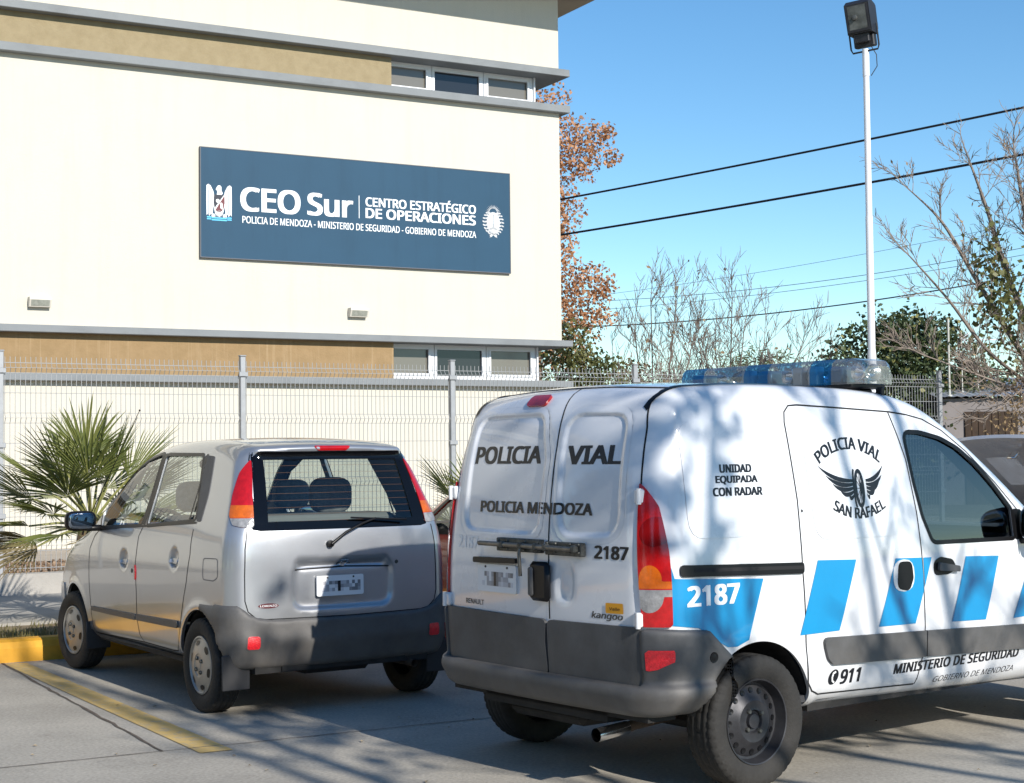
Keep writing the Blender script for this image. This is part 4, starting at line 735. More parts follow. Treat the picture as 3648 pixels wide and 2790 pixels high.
def wheel(parent, x, y, z, r, wd, sg, kind, n=176, steer=0.):
    """axle along y; sg=+1 outer face towards +y"""
    w = bpy.data.objects.new('wheel', None); COL.objects.link(w); w.parent = parent; w.location = (x, y, z); w.rotation_euler = (0, 0, steer); h = wd/2; rr = r-.105
    pr = [(rr, -h*.8), (rr+.02, -h*.98), (r-.05, -h*1.06), (r-.02, -h*1.0), (r-.006, -h*.86)]
    k = 15; pr += [(r-.0035*abs(2*j/(k-1)-1)**3, -h*.8+h*1.6*j/(k-1)) for j in range(k)]
    pr += [(r-.006, h*.86), (r-.02, h), (r-.05, h*1.06), (rr+.02, h*.98), (rr, h*.8)]
    V = []; F = []; m = len(pr)
    for a in range(n):
        t = 2*math.pi*a/n
        for j, (q, hh) in enumerate(pr):
            if 4 <= j <= 20:
                g = j in (7, 10, 14, 17) or (a % 4 == 0 and (j < 8 or j > 16)) or ((a+2) % 4 == 0 and 10 < j < 14 and a % 8 == 2)
                if g: q -= .0045
            V.append((q*math.cos(t), hh, q*math.sin(t)))
    for a in range(n):
        b = (a+1) % n
        for j in range(m-1): F.append((a*m+j, a*m+j+1, b*m+j+1, b*m+j))
    o = mk('tyre', V, F, m_rub, w); me = o.data; me.polygons.foreach_set('use_smooth', np.ones(len(me.polygons), bool)); me.set_sharp_from_angle(angle=R_(35))
    d = Vector((0, sg, 0)); P = MB(); H = MB(); L = MB(); s = rr/.185
    if kind == 'steel':
        P.lathe([(.187*s, .066), (.184*s, .074), (.178*s, .072), (.174*s, .05), (.165*s, .022), (.155*s, .02), (.146*s, .028), (.118*s, .036), (.1*s, .05), (.09*s, .055), (.06*s, .05), (.05*s, .052), (.045*s, .04), (.034*s, .038), (.03*s, .052), (0.0005, .054)], (0, 0, 0), d, 56)
        for a in range(16):
            t = 2*math.pi*a/16; c = Vector((math.cos(t), 0, math.sin(t)))*.133*s+d*.0345; ax = (d+Vector((math.cos(t), 0, math.sin(t)))*.25); H.lathe([(.0135*s, -.004), (.0125*s, .0012), (0.0002, -.001)], c, ax, 14)
        for a in range(4):
            t = 2*math.pi*(a+.4)/4; c = Vector((math.cos(t), 0, math.sin(t)))*.054*s+d*.045; L.lathe([(.011, 0), (.011, .014), (.008, .018), (.0002, .018)], c, d, 8)
        P.i = 1; P.add(H.v, H.f); P.i = 2; P.add(L.v, L.f); P.build('rim', [m_steel, m_black, m_latch], w, 35)
    else:
        P.lathe([(.187*s, .062), (.186*s, .072), (.176*s, .075), (.168*s, .066), (.15*s, .070), (.11*s, .080), (.075*s, .083), (.07*s, .079), (.03*s, .079), (.027*s, .082), (.0005, .083)], (0, 0, 0), d, 56)
        for a in range(6):
            t = 2*math.pi*(a+.25)/6; e = Vector((math.cos(t), 0, math.sin(t))); u = Vector((-math.sin(t), 0, math.cos(t))); c = e*.143*s; q = []
            for i in range(18):
                f = 2*math.pi*i/18; q.append(c+u*.030*s*math.copysign(abs(math.cos(f))**.8, math.cos(f))+e*.016*s*math.copysign(abs(math.sin(f))**.8, math.sin(f)))
            hh = lambda p: .0705+(.15*s-p.length)*.25 if p.length < .15*s else .0695
            H.add([p+d*(hh(p)+.0022) for p in q]+[c+d*(hh(c)+.0022)], [((i+1) % 18, i, 18) if sg < 0 else (i, (i+1) % 18, 18) for i in range(18)])
        for a in range(4):
            t = 2*math.pi*(a+.62)/4; c = Vector((math.cos(t), 0, math.sin(t)))*.052*s+d*.079; L.lathe([(.012, 0), (.012, .006), (.009, .012), (.0002, .012)], c, d, 10)
        P.i = 1; P.add(H.v, H.f); P.i = 2; P.add(L.v, L.f); P.build('hubcap', [m_hubcap, m_black, m_latch], w, 35)
    B = MB(); B.lathe([(rr, -h*.8), (rr*.97, h*.3), (.09, h*.3-.03), (.0005, h*.3-.03)], (0, 0, 0), d, 32); B.build('brake_drum', m_under, w, 35)
    return w
# ------------------------------------------------------------ the police van (rear axle at the origin, x forward, y left)
van = thing('police_van', 'white police van with blue side stripes, black lettering and a roof light bar', 'van', (0.5751, 7.5570, 0), 0.65442)
_vp = spline([(-.585, .36), (-.612, .55), (-.622, .80), (-.618, 1.05), (-.598, 1.28), (-.565, 1.48), (-.515, 1.64), (-.455, 1.725), (-.36, 1.775), (-.2, 1.792), (.1, 1.802), (.5, 1.800), (.85, 1.788), (1.1, 1.762), (1.28, 1.715),
    (1.5, 1.60), (1.75, 1.42), (2.0, 1.22), (2.2, 1.06), (2.36, .985), (2.7, .94), (3.0, .88), (3.2, .78), (3.3, .64), (3.34, .48), (3.3, .30), (3.18, .24), (2.4, .265), (1.2, .295), (.2, .32), (-.4, .345)], 8)
_vg = G2(_vp); _vw = Tab([.2, .34, .5, .75, .98, 1.12, 1.3, 1.5, 1.66, 1.8], [.795, .812, .826, .834, .832, .818, .796, .768, .742, .715], .05)
_vx = Tab([-.8, -.5, 0, 2.3, 2.9, 3.35], [-.035, -.012, 0, 0, -.05, -.14], .12)
_pR = [fillet([(.555, 1.655), (.03, 1.66), (-.05, 1.45), (-.04, 1.10), (.56, 1.105)][::-1], .09), fillet([(-.14, 1.655), (-.545, 1.645), (-.575, 1.11), (-.175, 1.10)][::-1], .1)]
_pS = [fillet([(-.41, 1.10), (-.40, 1.605), (.175, 1.605), (.20, 1.10)], .09), fillet([(.37, 1.065), (.345, 1.592), (.93, 1.592), (.99, 1.065)], .09)]
_gR = [G2(p, .008, .1) for p in _pR]; _gS = [G2(p, .008, .1) for p in _pS]
_hc = G2(fillet([(-.16, .80), (-.16, .99), (-.30, .99), (-.30, .80)], .07), .008, .08)
def F0(X, Y, Z):
    k = 1-sstep(.6, 1.6, X); y2 = np.minimum((Y/.75)**2, 1.4)
    x = X-.030*y2*k+(1-k)*.10*y2*sstep(2., 3., X); z = Z+.035*y2*sstep(1.1, 1.7, Z)
    return smax(_vg(x, z), np.abs(Y)-_vw(Z)-_vx(X), .095+.085*(1-sstep(-.5, .1, X))*(1-sstep(1.55, 1.72, Z)))
def FV(X, Y, Z, fine=True):
    f = F0(X, Y, Z); rear = X < -.35
    for g in _gR: f = f+np.where(rear, .013*sstep(.004, -.018, g(Y, Z)) if fine else .019*sstep(.026, .0, g(Y, Z)), 0)
    f = f+np.where(rear & (Z < 1.05), .012*sstep(.0, -.03, _hc(Y, Z)), 0)
    f = f-np.where((np.abs(Y) > .5), .010*np.exp(-((np.hypot(X+.02, Z-.30)-.37)/.035)**2)*(Z > .3), 0)
    return f
shV = nets(lambda X, Y, Z: FV(X, Y, Z, False), (-.72, -.92, .18), (3.44, .92, 1.88), .0165)
arch = lambda V: np.where(np.abs(V[:, 1]) > .42, np.minimum(np.hypot(V[:, 0]+.02, V[:, 2]-.30)-.342, np.hypot(V[:, 0]-2.585, V[:, 2]-.29)-.342), 1.)
shV = clip(shV, arch)
win_poly = fillet([(1.862, 1.015), (1.858, 1.165), (1.74, 1.283), (1.615, 1.392), (1.48, 1.478), (1.35, 1.528), (1.2, 1.556), (1.072, 1.560), (1.105, 1.31), (1.14, 1.15), (1.2, 1.02)], [.02, .03, .3, .3, .3, .3, .3, .045, .2, .2, .05])
wsF = fillet([(-.60, 1.07), (.60, 1.07), (.53, 1.66), (-.53, 1.66)], .08)
def winmask(V, grow=0.):
    a = np.where(np.abs(V[:, 1]) > .45, psdf(win_poly, V[:, 0], V[:, 2]), 1.); b = np.where((V[:, 0] > 1.2) & (V[:, 2] > 1.0) & (np.abs(V[:, 1]) < .66), psdf(wsF, V[:, 1], V[:, 2]), 1.)
    return np.minimum(a, b)-grow
shB = clip(shV, lambda V: winmask(V))
emit('body', shB, m_white, van, rim=.02)
emit('interior_lining', crop(shB, lambda V: V[:, 2] > .4), m_lin, van, off=-.022, flip=True)
for q, sd, s0 in ((win_poly, 'S', -.79), (win_poly, 'L', .79)):
    gl = patch(FV, q, sd, s0, .05); w = emit('side_window', gl, m_gvan, van, off=-.008)
    ring = ribbon(FV, q, .021, sd, s0, closed=True); emit('window_seal', ring, m_black, w, off=.002)
w = emit('windscreen', patch(FV, wsF, 'F', 1.8, .06), m_glassd, van, off=-.004)
# front quarter trim and mirror
emit('door_sail_trim', patch(FV, fillet([(1.865, 1.01), (1.99, 1.0), (1.93, 1.16), (1.865, 1.165)], .01), 'S', -.8, .03), m_black, van, off=.004)
for sg in (-1, 1):
    b = MB(); b.blob((1.93, sg*.93, 1.09), (.045, .10, .10), .6); b.box(1.90, 1.97, sg*.87-.07, sg*.87+.07, .985, 1.03, .012); mr = b.build('door_mirror', m_black, van, 50)
    g = MB(); g.blob((1.882, sg*.93, 1.09), (.006, .085, .085), .6); g.build('mirror_glass', m_mirror, mr, 50)
def grow(P, d):
    P = np.asarray(P); c = P.mean(0); o = []
    for i in range(len(P)):
        t = P[(i+1) % len(P)]-P[i-1]; n = np.array([t[1], -t[0]])/np.linalg.norm(t); n = n if n@(P[i]-c) > 0 else -n; o.append(P[i]+n*d)
    return np.array(o)
for q in _pR: emit('door_pressing', patch(FV, grow(q, .032), 'R', -.6, .0085), m_white, van, off=.0008)
for q in _pS: emit('side_pressing', patch(FV, q, 'S', -.8, .04), m_white, van, off=.0040, rim=.006)
# bumper and lower door cladding
def FB(X, Y, Z):
    f = F0(X, Y, Z); up = sstep(.48, .505, Z); dz = sstep(.44, .34, Z)
    f = f-(.052-.022*up-.012*dz)-.012*np.exp(-((Z-.45)/.03)**2)
    top = np.interp(X, [-.52, -.33, -.2], [.728, .715, .60]); f = smax(f, Z-top, .018); f = smax(f, .352-Z, .03); f = smax(f, X+.19, .01)
    f = np.maximum(f, np.where(X < -.2, .345-np.hypot(X+.02, Z-.30), -1)); f = np.maximum(f, -(F0(X, Y, Z)+.03))
    return smax(f, np.minimum(np.minimum(.703-np.abs(Y), Z-.490), -(X+.40)), .012)
emit('rear_bumper', nets(FB, (-.78, -.95, .30), (-.14, .95, .78), .014), m_clad, van)
for q in ([(.700, .735), (-.112, .728), (-.10, .63), (-.112, .478), (.700, .478)], [(-.120, .728), (-.700, .735), (-.702, .58), (-.69, .478), (-.120, .478)]):
    emit('door_cladding', patch(FV, fillet(q, .03), 'R', -.62, .03), m_clad, van, off=.016, rim=.02)
# rear doors: gaps, hinges, latch, handle, plate, lamps
gap = [(-.077, 1.79), (-.092, 1.72), (-.106, 1.64), (-.117, 1.5), (-.117, 1.1), (-.124, .92), (-.124, .73)]
emit('door_gap', ribbon(F0, gap, .008, 'R', -.5), m_gap, van, off=.0015)
for s in (1, -1):
    emit('door_gap', ribbon(F0, [(s*.60, 1.765), (s*.625, 1.70), (s*.645, 1.58), (s*.66, 1.43), (s*.68, 1.2), (s*.70, .95), (s*.71, .735)], .007, 'R', -.5), m_gap, van, off=.0015)
emit('door_gap', ribbon(F0, [(.60, -.43), (.2, -.455), (-.3, -.455), (-.60, -.43)], .006, 'T', 1.76) if 0 else ribbon(F0, [(.62, 1.752), (.3, 1.768), (0, 1.772), (-.3, 1.768), (-.62, 1.752)], .006, 'R', -.4), m_gap, van, off=.001)
for y, z in ((.672, 1.285), (.690, .765), (-.672, 1.285), (-.690, .765)):
    if 1:
        P, N = solve(F0, [(-.58, y, z)], 0); x = P[0, 0]; b = MB(); b.box(x-.026, x+.01, y-.022, y+.022, z-.032, z+.032, .008); b.tube([(x-.026, y+.016*np.sign(y), z-.034), (x-.026, y+.016*np.sign(y), z+.034)], .011, 10)
        b.build('door_hinge', m_white, van, 40)
la = MB(); xr = -.636
la.box(xr-.008, xr+.02, -.088, .24, 1.022, 1.083, .004); la.box(xr-.008, xr+.02, -.378, -.122, 1.018, 1.078, .004)
for y in (.22, .15, .02, -.07, -.14, -.2, -.3, -.36):
    for z in (1.034, 1.070): la.lathe([(.007, 0), (.005, .005), (.0002, .006)], (xr-.008, y, z), (-1, 0, 0), 8)
for y0, y1 in ((.19, .16), (.05, .02), (-.06, -.085), (-.13, -.16), (-.33, -.36)): la.box(xr-.036, xr-.006, y1, y0, 1.036, 1.068, .006)
lt = la.build('bolt_latch', m_latch, van, 35)
la = MB(); la.tube([(xr-.022, .355, 1.054), (xr-.022, -.33, 1.05)], .0115, 12); la.tube([(xr-.022, .035, 1.05), (xr-.034, .034, 1.02), (xr-.03, .030, .915)], .0085, 10); la.build('sliding_bolt', M('bolt_steel', (.22, .20, .17), .45, metal=.8, var=.3, vscale=20), lt, 40)
hb = MB(); hb.box(-.662, -.625, -.155, -.02, .808, .985, .02); hd = hb.build('door_handle', m_black, van, 40)
hb = MB(); hb.box(-.675, -.655, -.06, -.028, .83, .96, .008); hb.build('handle_grip', m_clad, hd, 40)
def plate_at(parent, F, side, start, x0, x1, z0, z1, off):
    p = emit('licence_plate', patch(F, fillet([(x0, z0), (x1, z0), (x1, z1), (x0, z1)], .012), side, start, .06), m_plate, parent, off=off, rim=.012); w = x1-x0; h = z1-z0
    rg = np.random.default_rng(int(abs(x0)*1000)); nb = 14
    for i in range(nb):
        for j in range(3):
            k = int(rg.integers(0, 5)) if rg.random() < .72 else -1
            if i == 6: k = 5
            if k < 0: continue
            a, b = .07+.86*i/nb, .07+.86*(i+1)/nb; c, d = .22+.17*j, .22+.17*(j+1)
            emit('plate_mark', patch(F, [(x0+w*a, z0+h*c), (x0+w*b, z0+h*c), (x0+w*b, z0+h*d), (x0+w*a, z0+h*d)], side, start, .06), m_ink if k == 5 else m_pl[k], p, off=off+.001)
    for a in (.22, .78):
        P, N = solve(F, [(start, x0+w*a, z0+h*.9)], 0); q = MB(); q.lathe([(.006, 0), (.005, .003), (.0002, .0035)], P[0]+N[0]*off, N[0], 10); q.build('plate_screw', m_latch, p, 40)
    return p
plate_at(van, F0, 'R', -.62, .415, .105, .825, .955, .012)
emit('plate_lamp_hood', patch(F0, fillet([(.43, .958), (.09, .966), (.09, .99), (.43, .985)], .01), 'R', -.62, .03), m_black, van, off=.03, rim=.035)
emit('brake_light', patch(F0, fillet([(.20, 1.69), (.05, 1.69), (.05, 1.738), (.20, 1.738)], .02), 'R', -.45, .02), m_lred, van, off=.012, rim=.02)
for s in (-1, 1):
    lampg = lambda V: np.minimum.reduce([np.where(V[:, 1]*s > 0, 1., -1.), V[:, 1]*s-np.interp(V[:, 2], [.73, 1.05, 1.4], [.705, .682, .660]), np.interp(V[:, 2], [.735, 1.05, 1.24, 1.33, 1.378, 1.402], [-.498, -.502, -.515, -.545, -.575, -.635])-V[:, 0], V[:, 2]-.737, 1.400-V[:, 2]])
    lm = clip(crop(shV, lambda V: (V[:, 0] < -.4) & (V[:, 1]*s > .55) & (V[:, 2] > .65) & (V[:, 2] < 1.48)), lampg)
    lens = emit('tail_lamp', lm, m_lred, van, off=.013, rim=.02)
    yc = .79*s
    for nm, q, m, o in (('amber_lens', fillet([(yc-.062*s, .90), (yc+.09*s, .90), (yc+.09*s, .955), (yc+.035*s, .965), (yc+.02*s, 1.015), (yc-.03*s, 1.015), (yc-.055*s, .96)], .02), m_lamb, .0145),
                        ('clear_lens', fillet([(yc-.06*s, .892), (yc+.09*s, .892), (yc+.09*s, .83), (yc+.03*s, .825), (yc+.015*s, .785), (yc-.03*s, .785), (yc-.058*s, .83)], .02), m_lclr, .0145)):
        pass
    def band(z0, z1, m, nm, o, rnd=None):
        g = (lambda V: np.minimum(V[:, 2]-z0, z1-V[:, 2])) if rnd is None else (lambda V: rnd[2]-np.hypot(V[:, 1]-rnd[0], (V[:, 2]-rnd[1])*rnd[3]))
        emit(nm, clip(lm, g), m, lens, off=o)
    outer = lambda z0, z1: (lambda V: np.minimum.reduce([V[:, 2]-z0, z1-V[:, 2], V[:, 1]*s-.762]))
    circ = lambda zc, r, k: (lambda V: r-np.hypot(V[:, 1]*s-.730, (V[:, 2]-zc)*k))
    both = lambda f, g: (lambda V: np.where(V[:, 1]*s > .3, np.maximum(f(V), g(V)), -1.))
    slab = lambda z0, z1: (lambda V: np.minimum(V[:, 2]-z0, z1-V[:, 2]))
    emit('amber_lens', clip(lm, lambda V: np.minimum(both(slab(.898, .928), circ(.934, .038, .62))(V), V[:, 2]-.898)), m_lamb, lens, off=.0140); emit('reversing_lens', clip(lm, lambda V: np.minimum(both(slab(.864, .893), circ(.858, .043, .7))(V), .893-V[:, 2])), m_lclr, lens, off=.0140)
    band(0, 0, M('dark_red_lens', (.22, .004, .006), .1, coat=.6), 'bulb_lens', .0150, (.738*s, 1.135, .05, .8))
    emit('reflector', clip(crop(nets(FB, (-.78, (-.95 if s < 0 else .55), .5), (-.5, (-.55 if s < 0 else .95), .70), .02), lambda V: V[:, 2] > .1), lambda V: np.minimum.reduce([V[:, 1]*s-.727, V[:, 2]-.555-.25*np.maximum(V[:, 1]*s-.74, 0), .642-V[:, 2], np.interp(V[:, 2], [.56, .60, .642], [.765, .825, .85])-V[:, 1]*s, (V[:, 0] < -.5)*2.-1])), m_refl, van, off=.004)
# flank: door gaps, rail, cladding, stripes
emit('door_gap', ribbon(FV, fillet([(1.12, 1.642), (.99, 1.655), (.62, 1.671), (.30, 1.682), (.252, 1.60), (.262, 1.42), (.272, 1.25), (.268, 1.08), (.266, .95), (.274, .83), (.28, .70), (.284, .52), (.30, .42), (.36, .373), (1.06, .352)][::-1], [.01]*4+[.06]+[.03]*11)[0:] if 0 else
     [(1.12, 1.642), (.99, 1.655), (.62, 1.671), (.35, 1.681), (.29, 1.677), (.258, 1.648), (.250, 1.60), (.262, 1.42), (.272, 1.25), (.268, 1.08), (.266, .95), (.274, .83), (.28, .70), (.284, .52), (.297, .43), (.322, .393), (.37, .373), (1.06, .352)], .007, 'S', -.8), m_gap, van, off=.0018)
emit('door_gap', ribbon(FV, [(.985, 1.655), (1.03, 1.54), (1.068, 1.424), (1.10, 1.17), (1.11, .95), (1.125, .62), (1.115, .50), (1.065, .352)], .006, 'S', -.8), m_gap, van, off=.0018)
emit('door_gap', ribbon(FV, [(1.12, 1.642), (1.24, 1.62), (1.38, 1.565), (1.55, 1.46), (1.75, 1.30), (1.95, 1.12), (2.05, .95), (2.08, .6), (2.02, .33)], .006, 'S', -.8), m_gap, van, off=.0018)
emit('roof_moulding', ribbon(F0, [(-.47, -.615), (-.40, -.63), (-.2, -.635), (.2, -.635), (.7, -.63), (1.1, -.62)], .028, 'T', 1.76), m_black, van, off=.004)
emit('roof_moulding', ribbon(F0, [(-.47, .615), (-.40, .63), (-.2, .635), (.2, .635), (.7, .63), (1.1, .62)], .028, 'T', 1.76), m_black, van, off=.004)
rl = emit('slide_rail', patch(FV, fillet([(-.465, .945), (.268, .922), (.268, .972), (-.40, .992), (-.465, .995)], .018), 'S', -.83, .03), m_black, van, off=.012, rim=.014)
emit('rail_channel', ribbon(FV, [(-.40, .970), (.262, .950)], .016, 'S', -.83), m_gap, rl, off=.0135)
emit('side_moulding', patch(FV, fillet([(.455, .500), (.70, .491), (1.119, .4795), (1.119, .603), (.70, .616), (.385, .626), (.42, .53)], [.03, .1, .003, .003, .1, .03, .05]), 'S', -.83, .03), m_clad, van, off=.016, rim=.018)
emit('side_moulding', patch(FV, fillet([(1.127, .4795), (1.95, .452), (2.06, .50), (2.05, .572), (1.127, .603)], [.003, .1, .03, .03, .003]), 'S', -.83, .03), m_clad, van, off=.016, rim=.018)
stripes = [[(-.503, .990), (-.503, .742), (-.375, .726), (-.215, .633), (-.16, .632), (-.09, .655), (.012, .914), (-.488, .938), (-.500, .990)], [(.368, .976), (.63, .967), (.505, .650), (.243, .648)][::-1],
           [(.912, .958), (1.104, .953), (1.112, .86), (1.112, .79), (1.05, .642), (.782, .646)][::-1], [(1.118, .952), (1.18, .951), (1.122, .81)][::-1], [(1.447, .943), (1.714, .933), (1.600, .622), (1.330, .630)][::-1], [(1.99, .925), (2.04, .92), (2.05, .62), (1.83, .612)][::-1]]
for q in stripes: emit('blue_stripe', patch(FV, q, 'S', -.83, .03), m_blue, van, off=.0032)
cup = emit('handle_surround', patch(FV, fillet([(.885, .80), (1.04, .80), (1.045, .95), (.89, .95)], .07), 'S', -.83, .02), m_white, van, off=.006, rim=.006)
emit('door_pull', patch(FV, fillet([(.915, .815), (1.0, .80), (1.03, .86), (1.02, .94), (.925, .942)], .035), 'S', -.83, .02), m_black, cup, off=.011, rim=.008)
cup = emit('handle_cup', patch(FV, fillet([(1.195, .862), (1.30, .862), (1.375, .885), (1.34, .935), (1.25, .95), (1.195, .93)], .04), 'S', -.83, .02), m_black, van, off=.005, rim=.005)
emit('door_handle', patch(FV, fillet([(1.215, .885), (1.375, .872), (1.375, .90), (1.22, .925)], .01), 'S', -.83, .02), m_clad, cup, off=.024, rim=.016)
for x, z in ((.295, 1.20), (-.30, 1.115)):
    P, N = solve(FV, [(x, -.82, z)], 1); b = MB(); b.lathe([(.008, 0), (.006, .003), (.0002, .003)], P[0], N[0], 10); b.build('body_plug', m_clad, van, 40)
P, N = solve(FB, [(-.315, -.84, .60)], 1); b = MB(); b.lathe([(.024, -.002), (.022, .004), (.016, .002), (.010, .004), (.0002, .004)], P[0], N[0], 16); b.build('bumper_bolt', m_black, van, 40)
# writing
def W(s, side, st, *a, mat=m_ink, off=.001, **k): return emit('lettering', word(F0, s, side, st, *a, **k), mat, van, off=off)
def Wp(s, *a, **k): return emit('lettering', word(FV, s, 'R', -.6, *a, **k), k.pop('mat', m_ink), van, off=.0022)
emit('lettering', word(FV, 'POLICIA', 'R', -.6, .532, -.002, 1.424, 1.508, bold=.046), m_ink, van, off=.0018)
emit('lettering', word(FV, 'VIAL', 'R', -.6, -.182, -.535, 1.421, 1.505, bold=.046), m_ink, van, off=.0018)
emit('lettering', word(FV, 'POLICIA MENDOZA', 'R', -.6, .440, -.390, 1.196, 1.250, bold=.042), m_ink, van, off=.0034)
W('2187', 'R', -.6, .605, .43, 1.020, 1.082, bold=.03, mat=m_wfilm, off=.0018); W('2187', 'R', -.6, -.425, -.635, 1.012, 1.070, bold=.045, off=.0018)
W('RENAULT', 'R', -.62, .535, .38, .757, .781, bold=.03, mat=m_badge, off=.0012); W('kangoo', 'R', -.62, -.405, -.60, .748, .785, bold=.03, shear=.2, mat=m_badge, off=.0012)
st = emit('sticker', patch(F0, fillet([(-.497, .782), (-.605, .784), (-.603, .828), (-.497, .826)], .006), 'R', -.62, .03), M('orange_sticker', (.75, .33, .01), .4), van, off=.003)
emit('sticker_lettering', word(F0, 'Valle', 'R', -.62, -.52, -.585, .796, .81, bold=.01), m_ink, st, off=.0045)
for a, z0, z1, x0, x1 in (('UNIDAD', 1.378, 1.415, -.197, -.002), ('EQUIPADA', 1.327, 1.366, -.228, .028), ('CON RADAR', 1.277, 1.315, -.250, .050)): emit('lettering', word(FV, a, 'S', -.8, x0, x1, z0, z1, bold=.055, shear=.06), m_ink, van, off=.0050)
emit('lettering', word(FV, '2187', 'S', -.83, -.438, -.135, .816, .905, bold=.045), m_wfilm, van, off=.0048)
W('911', 'S', -.81, .515, .665, .403, .470, bold=.045, shear=.25); W('MINISTERIO DE SEGURIDAD', 'S', -.81, .893, 1.885, .413, .461, bold=.045, shear=.25, space=1.05); W('GOBIERNO DE MENDOZA', 'S', -.81, 1.205, 1.845, .345, .374, bold=.005, shear=.25)
# handset disc beside 911
emit('handset_emblem', patch(F0, [(.470+.033*math.cos(t)+.012*math.sin(t), .441+.034*math.sin(t)) for t in np.linspace(0, 2*math.pi, 24, endpoint=False)], 'S', -.81, .02), m_ink, van, off=.0022)
emit('handset_emblem', ribbon(F0, [(.485, .464), (.468, .458), (.461, .44), (.462, .424), (.474, .416)], .009, 'S', -.81), m_wfilm, van, off=.0032)
def arcw(s, x0, x1, c, zc, h, sag, bold=.042):
    """letters along an arc: baseline bows by sag"""
    def wf(U):
        u = U[:, 0]*2-1; xm = (x0+x1)/2; hw = (x1-x0)/2; a = u*c; R = hw/math.sin(c)*1.0
        r = (R+U[:, 1]*h) if sag > 0 else (R-U[:, 1]*h)
        X = xm+np.sin(a)*r; Z = zc+(np.cos(a)*r-R if sag > 0 else R-np.cos(a)*r); return np.stack([X, Z], 1)
    emit('lettering', word(FV, s, 'S', -.8, 0, 1, 0, 1, bold=bold, warp=wf), m_ink, van, off=.0050)
arcw('POLICIA VIAL', .445, .865, .62, 1.475, .058, 1); arcw('SAN RAFAEL', .50, .875, .50, 1.152, .052, -1)
# winged wheel emblem
def ell(cx, cz, rx, rz, n=28): return [(cx+rx*math.cos(t), cz+rz*math.sin(t)) for t in np.linspace(0, 2*math.pi, n, endpoint=False)]
wc = (.706, 1.293)
em = emit('winged_wheel_emblem', ribbon(FV, ell(wc[0]-.004, wc[1], .026, .083), .017, 'S', -.8, closed=True, step=.008), m_ink, van, off=.0052)
emit('wheel_tread', ribbon(FV, [(wc[0]-.024+.012*math.cos(t)-.008, wc[1]+.09*math.sin(t)) for t in np.linspace(1.75, 4.5, 14)], .012, 'S', -.8), m_ink, em, off=.0052)
emit('wheel_hub', patch(FV, ell(wc[0]+.006, wc[1], .010, .026, 14), 'S', -.8, .02), m_ink, em, off=.0052)
for a in range(12):
    t = 2*math.pi*a/12; emit('spoke', ribbon(FV, [(wc[0]+.004, wc[1]), (wc[0]-.004+.022*math.cos(t), wc[1]+.076*math.sin(t))], .003, 'S', -.8), m_ink, em, off=.0052)
for s, tips in ((-1, ((.428, 1.402), (.474, 1.357), (.515, 1.318), (.567, 1.283), (.622, 1.262))), (1, ((.888, 1.402), (.872, 1.356), (.845, 1.321), (.812, 1.290), (.770, 1.266)))):
    for k, (x1, z1) in enumerate(tips):
        a = np.array([wc[0]+s*.045, 1.335-.0165*k]); b = np.array([x1, z1]); c = a*.45+b*.55-np.array([0, .034-.004*k]); q = lambda t, c: (1-t)**2*a+2*t*(1-t)*c+t*t*b
        up = [q(t, c+np.array([0, .004])) for t in np.linspace(0, 1, 9)]; dn = [q(t, c-np.array([-s*.012, .024]))-np.array([0, .0125])*(1-t) for t in np.linspace(.97, 0, 9)]
        emit('wing_feather', patch(FV, up+dn if s < 0 else (up+dn)[::-1], 'S', -.8, .03), m_ink, em, off=.0052)
# roof light bar
lb = MB(); X0 = 1.06; lb.box(X0-.13, X0+.13, -.57, .57, 1.775, 1.802, .008)
bar = lb.build('light_bar', m_black, van, 40)
for y in (-.5, .5):
    b = MB(); b.box(X0-.06, X0+.06, y-.05, y+.05, 1.74, 1.778, .012); b.box(X0-.015, X0+.015, y*1.28-.02, y*1.28+.02, 1.70, 1.78, .006); b.build('bar_bracket', m_black, bar, 40)
def dome_mat(name, tint, col, fac):
    m = glass_mat(name, tint, 1.5, .08); t = m.node_tree; o = [n for n in t.nodes if n.type == 'OUTPUT_MATERIAL'][0]; mx0 = o.inputs[0].links[0].from_node; b = t.nodes.new('ShaderNodeBsdfPrincipled'); b.inputs['Base Color'].default_value = (*col, 1); b.inputs['Roughness'].default_value = .2; b.inputs['Coat Weight'].default_value = .5
    mx = t.nodes.new('ShaderNodeMixShader'); mx.inputs[0].default_value = fac; t.links.new(mx0.outputs[0], mx.inputs[1]); t.links.new(b.outputs[0], mx.inputs[2]); t.links.new(mx.outputs[0], o.inputs[0]); return m
gbl = dome_mat('blue_dome', (.22, .55, .90), (.01, .20, .45), .36); gcl = dome_mat('clear_dome', (.9, .9, .88), (.46, .46, .45), .26); m_ref = M('lamp_reflector', (.8, .8, .8), .18, metal=1)
ys = [.665, .60, .475, .36, .24, .105, -.02, -.16, -.29, -.43, -.545, -.66]
cols = 'cbcwbcwbcbc'
secs = [(.625, .61, 'c'), (.61, .44, 'b'), (.44, .285, 'c'), (.285, .14, 'c'), (.14, -.03, 'b'), (-.03, -.19, 'c'), (-.19, -.315, 'c'), (-.315, -.455, 'b'), (-.455, -.625, 'c')]
def sect(y, k=1.): return [(X0+x*k*.145, y, 1.795+z*k*.128) for x, z in ((-1, 0), (-1, .55), (-.90, .85), (-.72, 1), (.72, 1), (.90, .85), (1, .55), (1, 0))]
